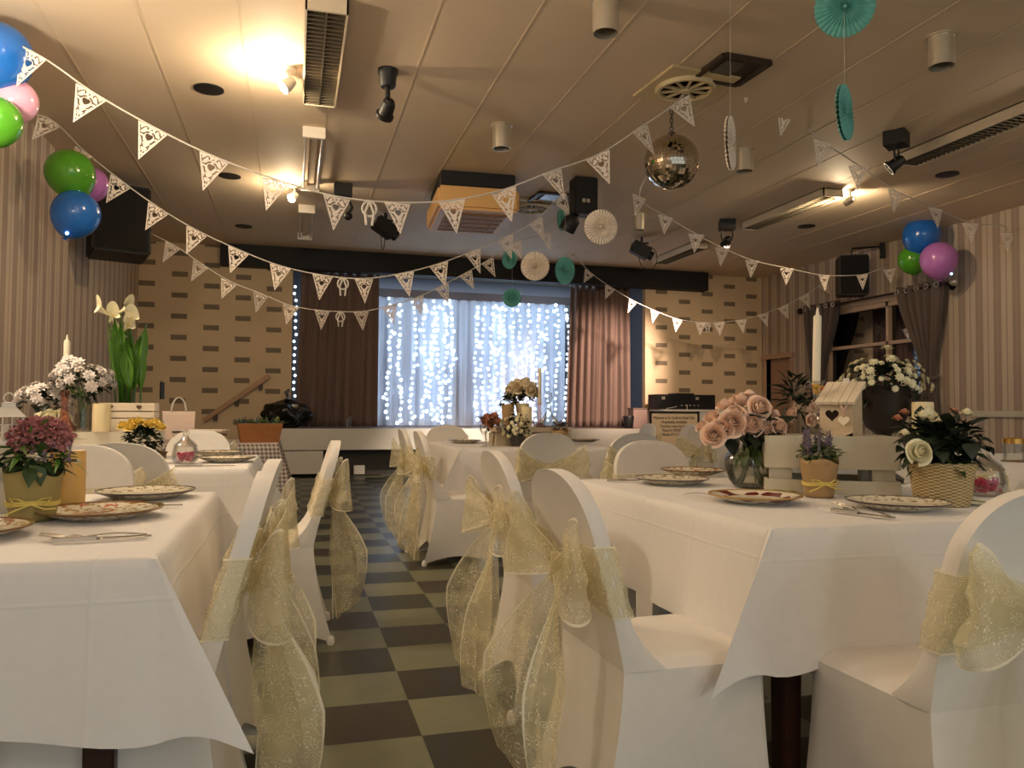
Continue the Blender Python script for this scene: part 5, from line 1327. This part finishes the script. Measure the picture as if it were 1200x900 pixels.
# rose vase
p = T(880, 571); t = thing('rose_vase', 'round ribbed glass vase of blush pink roses on the near right table', 'flowers', (p.x, p.y, p.z))
m = MB(); n = 48
pr = [(.03, 0), (.062, .004), (.082, .03), (.096, .075), (.094, .115), (.074, .15), (.066, .165), (.078, .185)]
def vw(off):
    def f(u, v):
        x = v * (len(pr) - 1); k = min(int(x), len(pr) - 2); s_ = x - k; r = pr[k][0] + (pr[k + 1][0] - pr[k][0]) * s_; z = pr[k][1] + (pr[k + 1][1] - pr[k][1]) * s_
        a_ = 2 * PI * u; r = r * (1 + .03 * math.cos(12 * a_ + 5 * z * 12)) - off; return Vector((r * math.cos(a_), r * math.sin(a_), z + (off if v < .01 else 0)))
    return f
m.grid(vw(0), 72, 28, cu=True); m.grid(vw(.004), 72, 28, cu=True); m.lathe([(.001, .003), (.03, 0)], 40); m.build('glass_vase', M_GLASS, t, angle=70)
m = MB(); m.lathe([(.001, .012), (.07, .012), (.088, .07), (.084, .085), (.001, .085)], 32); m.build('water', glass('vase_water', (232, 232, 222), mixt=.8, ior=1.33), t)
m = MB(); rr = random.Random(9)
for k in range(13): a_ = rr.uniform(0, 6.28); m.tube([(.05 * math.cos(a_ + 2.5), .05 * math.sin(a_ + 2.5), .015), (.02 * math.cos(a_), .02 * math.sin(a_), .16), (.1 * math.cos(a_), .08 * math.sin(a_), .25)], .0035, 6)
for k in range(9): a_ = rr.uniform(0, 6.28); m.leaf((.03 * math.cos(a_), .03 * math.sin(a_), .15), (math.cos(a_) * .6, math.sin(a_) * .6, -1), .09, .035, .1)
m.build('stems', M_STEM, t)
foliage(t, (0, 0, .225), (.13, .11, .05), 46, .09, .052, M_DLEAF, 81, up=-.1)
RP = [(836, 510, .044, -1), (858, 496, .05, -1.2), (890, 478, .046, -1), (880, 497, .046, -1.4), (836, 490, .038, 0), (850, 476, .036, .2), (868, 470, .042, 0), (878, 464, .03, .5), (896, 502, .036, -1), (913, 500, .034, -1), (897, 478, .034, .3), (907, 487, .03, .2), (824, 500, .03, 0), (862, 484, .036, -.5), (845, 503, .044, -.8)]
for i, (px, py, r, fy) in enumerate(RP):
    c = PY(px, py, p.y + (.06 if fy > -.4 else -.06 + .02 * fy)) - p; bloom(t, ROSES[i % 3], M_ROSEP, c, r * .95, (c.x * 3, fy * .8 - .25, .7 if fy > -1 else .35))
# lavender pot
p = T(960, 582); t = thing('potted_lavender', 'small kraft paper pot of lavender tied with yellow raffia before the white crate', 'plant', (p.x, p.y, p.z), -.3); kraft_pot(t, .045, .064, .128, M_KRAFT)
foliage(t, (0, 0, .145), (.065, .06, .035), 130, .03, .012, M_SAGE, 91); foliage(t, (.0, .0, .14), (.065, .06, .03), 60, .03, .016, M_LEAF, 92, 'dark_foliage')
m = MB(); rr = random.Random(10)
for k in range(22):
    x, y = rr.uniform(-.05, .045), rr.uniform(-.04, .04); H = rr.uniform(.18, .235)
    for j in range(9): m.ball((x * 1.15 + rr.uniform(-.004, .004), y + rr.uniform(-.004, .004), H - j * .006), .0055 * (.6 + .06 * j), 5)
m.build('lavender_bloom', M_LAV, t)
# wicker rose basket
p = T(1104, 591); t = thing('rose_basket', 'round wicker basket with a dark leaved ivory rose plant at the right of the crate', 'plant', (p.x, p.y, p.z))
m = MB(); m.shell([(.001, 0), (.078, 0), (.083, .02), (.094, .11), (.098, .126), (.093, .132), (.088, .12), (.077, .02), (.001, .012)], 44); m.build('wicker_basket', M_WICK, t)
m = MB(); m.tube([(.094 * math.cos(a_), .094 * math.sin(a_), .127 + .002 * math.sin(20 * a_)) for a_ in [k * PI / 30 for k in range(60)]], .007, 8, closed=True); m.build('basket_rim', M_WICK, t)
foliage(t, (-.005, 0, .19), (.14, .11, .085), 230, .062, .036, M_DLEAF, 101); foliage(t, (0, 0, .15), (.12, .09, .06), 70, .055, .034, M_LEAF, 102, 'lower_foliage')
def RB(px, py, dy): return PY(px, py, p.y + dy) - p
bloom(t, ROSES[0], M_ROSEI, RB(1077, 530, -.11), .036, (-.2, -1, .25)); bloom(t, ROSES[1], M_ROSEI, RB(1086, 489, .02), .036, (0, -.3, 1))
for px, py, r in ((1133, 484, .018), (1060, 507, .014), (1101, 493, .013), (1082, 487, .02)): bloom(t, ROSES[2], M_ROSEI, RB(px, py, -.03), r, (0, -.2, 1))
for px, py in ((1052, 490), (1060, 483), (1118, 482)): bloom(t, ROSES[2], M_PEACH, RB(px, py, .03), .014, (0, -.2, 1))
pc = Rr(1082, .05); pillar(Vector((pc.x, pc.y, RZ)), 0, RZ, .04, .13, M_WAX, 'cream pillar candle on the crate behind the wicker rose basket')
p = T(1155, 581); sweet_jar((p.x, p.y, p.z), 1.02, 'glass jar of bright pink sweets right of the wicker rose basket')
p = T(908, 563); t = thing('dessert_glass', 'amber glass dessert dish beside the rose vase', 'glass', (p.x, p.y, p.z))
m = MB(); m.shell([(.001, .004), (.038, .003), (.036, .006), (.01, .02), (.012, .026), (.03, .036), (.042, .055), (.046, .075), (.043, .075), (.036, .055), (.02, .038), (.001, .034)], 28); m.build('dish', M_OGLASS, t)
t = thing('napkin', 'folded pale green napkin at the foot of the sweet jar', 'napkin', T(1122, 591)); m = MB(); m.grid(lambda u, v: Vector((.1 * u - .05 * v, .12 * v - .06, .012 * (1 - u) + .006 * math.sin(4 * v) + .002)), 6, 6); m.build('folded_linen', plain('pale_green_linen', (208, 204, 160), .8), t, solid=.002)
m = MB(); m.grid(lambda u, v: Vector((.09 * u - .05 * v + .004, .1 * v - .05, .016 * (1 - u) + .006 * math.sin(4 * v) + .006)), 6, 6); m.build('linen_fold', MATS['pale_green_linen'], t, solid=.002)
t = thing('napkin', 'pale folded napkin between the rose vase and the white crate', 'napkin', T(917, 577), .4); m = MB(); m.grid(lambda u, v: Vector((.1 * u - .05, .1 * v - .05, .01 * (1 - u) + .004 * math.sin(5 * v) + .002)), 6, 6); m.build('folded_linen', MATS['pale_green_linen'], t, solid=.002)
# far right table jar
p = PZ(1192, 541, TZ + .006); t = thing('storage_jar', 'glass jar with a golden lid on the table at the right edge', 'jar', (p.x, p.y + .02, TZ + .006))
m = MB(); m.shell([(.001, 0), (.06, 0), (.062, .11), (.056, .11), (.054, .008), (.001, .008)], 28); m.build('jar_body', M_GLASS, t); m = MB(); m.lathe([(.066, .11), (.066, .14), (.05, .145), (.001, .145)], 28); m.build('jar_lid', M_GOLD, t); m = MB(); m.lathe([(.07, -.0), (.085, .006), (.001, .007)], 28); m.build('gold_coaster', M_GOLD, t)
# --- middle table
MY = 6.1
a, b = PY(597, 523, MY), PY(641, 523, MY); cz = .155
mt = thing('wooden_crate', 'cream wooden box on the middle table carrying roses and decanter', 'crate', ((PY(612, 520, MY).x + PY(674, 520, MY).x) / 2 - .1, MY + .22, TZ + .006), -.05); crate(mt, .62, .34, .15, ((0, .1), (.11, .15)), M_PLY)
MZ = TZ + .006 + .15
def Mm(px, dy=0.0): q_ = PY(px, 500, MY + .16 + dy); return Vector((q_.x, q_.y, MZ))
q = Mm(612, .06); t = thing('rose_bouquet', 'bouquet of cream roses in a tall pot on the middle box', 'flowers', q); m = MB(); m.lathe([(.045, 0), (.05, .14), (.06, .2), (.05, .2), (.04, .1)], 20); m.build('pot', M_WAX, t)
foliage(t, (0, 0, .26), (.13, .1, .07), 50, .07, .04, M_DLEAF, 111)
for i, (c, d) in enumerate(fronts((0, 0, .3), (.12, .1, .08), 15, 19, zmin=-.2)): bloom(t, ROSES[i % 3], M_ROSEC, c, .05, d)
q = Mm(617, -.1); pillar(q, 0, MZ, .042, .17, M_WAX, 'cream pillar candle below the cream rose bouquet on the middle box')
q = Mm(595, .02); t = thing('potted_herb', 'small grey leaved herb pot left of the cream rose bouquet', 'plant', q); kraft_pot(t, .04, .055, .19, M_KRAFT, False); foliage(t, (0, 0, .22), (.07, .06, .05), 60, .04, .018, M_DLEAF, 112); foliage(t, (0, 0, .23), (.07, .06, .05), 30, .04, .012, M_SAGE, 113, 'grey_leaf')
p = PY(606, 522, MY - .05); t = thing('white_posy', 'round posy of small white flowers in front of the middle box', 'flowers', (p.x, p.y, TZ + .006)); m = MB(); m.lathe([(.05, 0), (.07, .08), (.06, .08), (.04, .01)], 20); m.build('pot', M_DARKG, t)
foliage(t, (0, 0, .15), (.13, .1, .1), 110, .045, .02, M_DLEAF, 114)
for i, (c, d) in enumerate(fronts((0, 0, .15), (.14, .11, .115), 55, 20, zmin=-.55)): bloom(t, MUM, M_ROSEI, c, .02, d)
p = PY(574, 521, MY); t = thing('rose_glass', 'peach roses in a small clear glass at the left of the middle box', 'flowers', (p.x, p.y, TZ + .006)); m = MB(); m.shell([(.001, 0), (.035, 0), (.045, .12), (.041, .12), (.031, .01), (.001, .01)], 22); m.build('tumbler', M_GLASS, t)
foliage(t, (0, 0, .19), (.09, .07, .06), 50, .05, .026, M_DLEAF, 115)
for i, (c, d) in enumerate(fronts((.01, 0, .19), (.07, .06, .06), 8, 21, zmin=-.1)): bloom(t, ROSES[i % 3], M_PEACH, c, .036, d)
for i, c in enumerate(((.09, -.03, .15), (.1, 0, .18), (.085, -.02, .21), (.11, .0, .14))): bloom(t, MUM, M_ROSEI, c, .018, (.3, -.6, .5))
q = Mm(632, -.02); t = thing('taper_candle', 'slim ivory taper candle on a glass stick in front of the backdrop', 'candle', q, 0, 'taper candles')
m = MB(); m.lathe([(.055, 0), (.05, .015), (.015, .04), (.012, .1), (.02, .12), (.01, .14), (.016, .19), (.02, .2)], 22); m.build('candlestick', M_PGLASS, t); zt = PY(632, 431, q.y).z - MZ; m = MB(); m.lathe([(.016, .19), (.014, zt - .015), (.003, zt), (.001, zt)], 16); m.build('taper', M_WAXI, t)
q = Mm(643, .04); t = thing('decanter', 'cut glass decanter with round stopper glinting before the backdrop', 'decanter', q)
m = MB(); m.shell([(.001, 0), (.1, 0), (.105, .012), (.09, .04), (.045, .09), (.022, .14), (.018, .2), (.024, .215), (.018, .215), (.013, .2), (.017, .14), (.038, .09), (.082, .04), (.095, .014), (.001, .008)], 20); m.build('glass_body', M_GLASS, t, angle=20); m = MB(); m.lathe([(.012, .2), (.014, .22), (.03, .235), (.034, .255), (.026, .290), (.001, .28)], 10); m.build('stopper', M_GLASS, t, angle=20)
p = PY(656, 519, MY - .06); t = thing('potted_herb', 'kraft pot of brownish herbs tied with string right of the middle box', 'plant', (p.x, p.y, TZ + .006)); kraft_pot(t, .05, .068, .13, M_KRAFT); foliage(t, (0, 0, .15), (.07, .06, .045), 80, .04, .016, plain('bronze_leaf', (86, 66, 44), .7, var=.5, scale=30), 116)
# table bits seen between things on the far left chair row
t = thing('wine_glass', 'tall clear wine glass standing left of the peach roses on the middle table', 'glass', tuple(PY(567, 521, MY - .1)[:2]) + (TZ + .006,))
m = MB(); m.lathe([(.034, 0), (.03, .004), (.005, .01), (.004, .08), (.02, .1), (.034, .13), (.032, .175), (.03, .175), (.031, .132), (.001, .095)], 20); m.build('bowl_and_stem', M_GLASS, t)

# ------------------------------------------------------------------ light
wd = bpy.data.worlds.new('World'); SC.world = wd; wd.use_nodes = True
bg = wd.node_tree.nodes['Background']; bg.inputs[0].default_value = (.96, 1.0, .96, 1); bg.inputs[1].default_value = .45
# fill lamps added behind the camera to lift the ceiling and walls
for x, y, e in ((2.2, -1.8, 16), (-1.5, -.8, 12), (3.9, -1.8, 5)):
    light('hall_fill_lamp', 'POINT', (x, y, 2.35), e, (.98, 1.0, .95), shadow_soft_size=.15)
for x, y, e in ((.6, -3.2, 40), (3.4, -3.4, 28)):
    light('low_fill_lamp', 'POINT', (x, y, 1.65), e, (1.0, .96, .88), shadow_soft_size=.2)  # unseen low fill, added to brighten the ceiling from below
# two spot rows run on behind the camera, plus one added lamp between them
for x, y, e in ((-.05, 2.8, 24), (-.05, -.4, 16), (2.6, .8, 5), (6.0, 4.3, 12)):
    light('hall_spot_and_fill_lamp', 'POINT', (x, y, ZC - .22), e, (1.0, .84, .64), shadow_soft_size=.06)
light('left_wall_lamp', 'POINT', (-1.75, 4.3, 2.7), 78, (1.0, .86, .66), shadow_soft_size=.1)
# hall lamps along the right of the room warm the stage wall and curtain
o = light('stage_spot_right', 'SPOT', (5.5, 9.1, ZC - .35), 190, (1.0, .74, .52), spot_size=1.1, spot_blend=.8, shadow_soft_size=.08); aim(o, (6.4, 12.9, 1.6))
o = light('curtain_spot', 'SPOT', (6.0, 10.3, ZC - .3), 850, (1.0, .76, .62), spot_size=.85, spot_blend=.9, shadow_soft_size=.08); aim(o, (5.4, 13.2, 1.7))
o = light('stage_front_spot', 'SPOT', (3.6, 10.1, ZC - .3), 950, (1.0, .86, .72), spot_size=.85, spot_blend=1.0, shadow_soft_size=.1); aim(o, (2.8, 12.5, .2))
# cold fill added behind the pelmet, standing in for the fairy lights' glow
for x, e in ((1.2, 3.5), (3.0, 2.5), (4.6, 5)):
    o = light('backdrop_fill', 'AREA', (x, 13.35, 3.4), e, (.45, .72, 1.0), shape='RECTANGLE', size=1.4, size_y=.2); aim(o, (x, 14.4, 1.4))
o = light('stage_floor_wash', 'SPOT', (3.5, 13.5, .95), 3.5, (1.0, .93, .95), spot_size=1.3, spot_blend=1.0, shadow_soft_size=.1); aim(o, (3.3, 14.15, 1.2))
o = light('stage_top_wash', 'AREA', (3.05, 14.6, 3.45), 7, (.72, .84, 1.0), shape='RECTANGLE', size=5.0, size_y=.2); aim(o, (3.05, 15.0, 2.4))
vs = SC.view_settings
vs.view_transform = 'Standard'; vs.look = 'None'; vs.gamma = 1.0; vs.exposure = 0.35; vs.use_curve_mapping = False
SC.cycles.transparent_max_bounces = 40
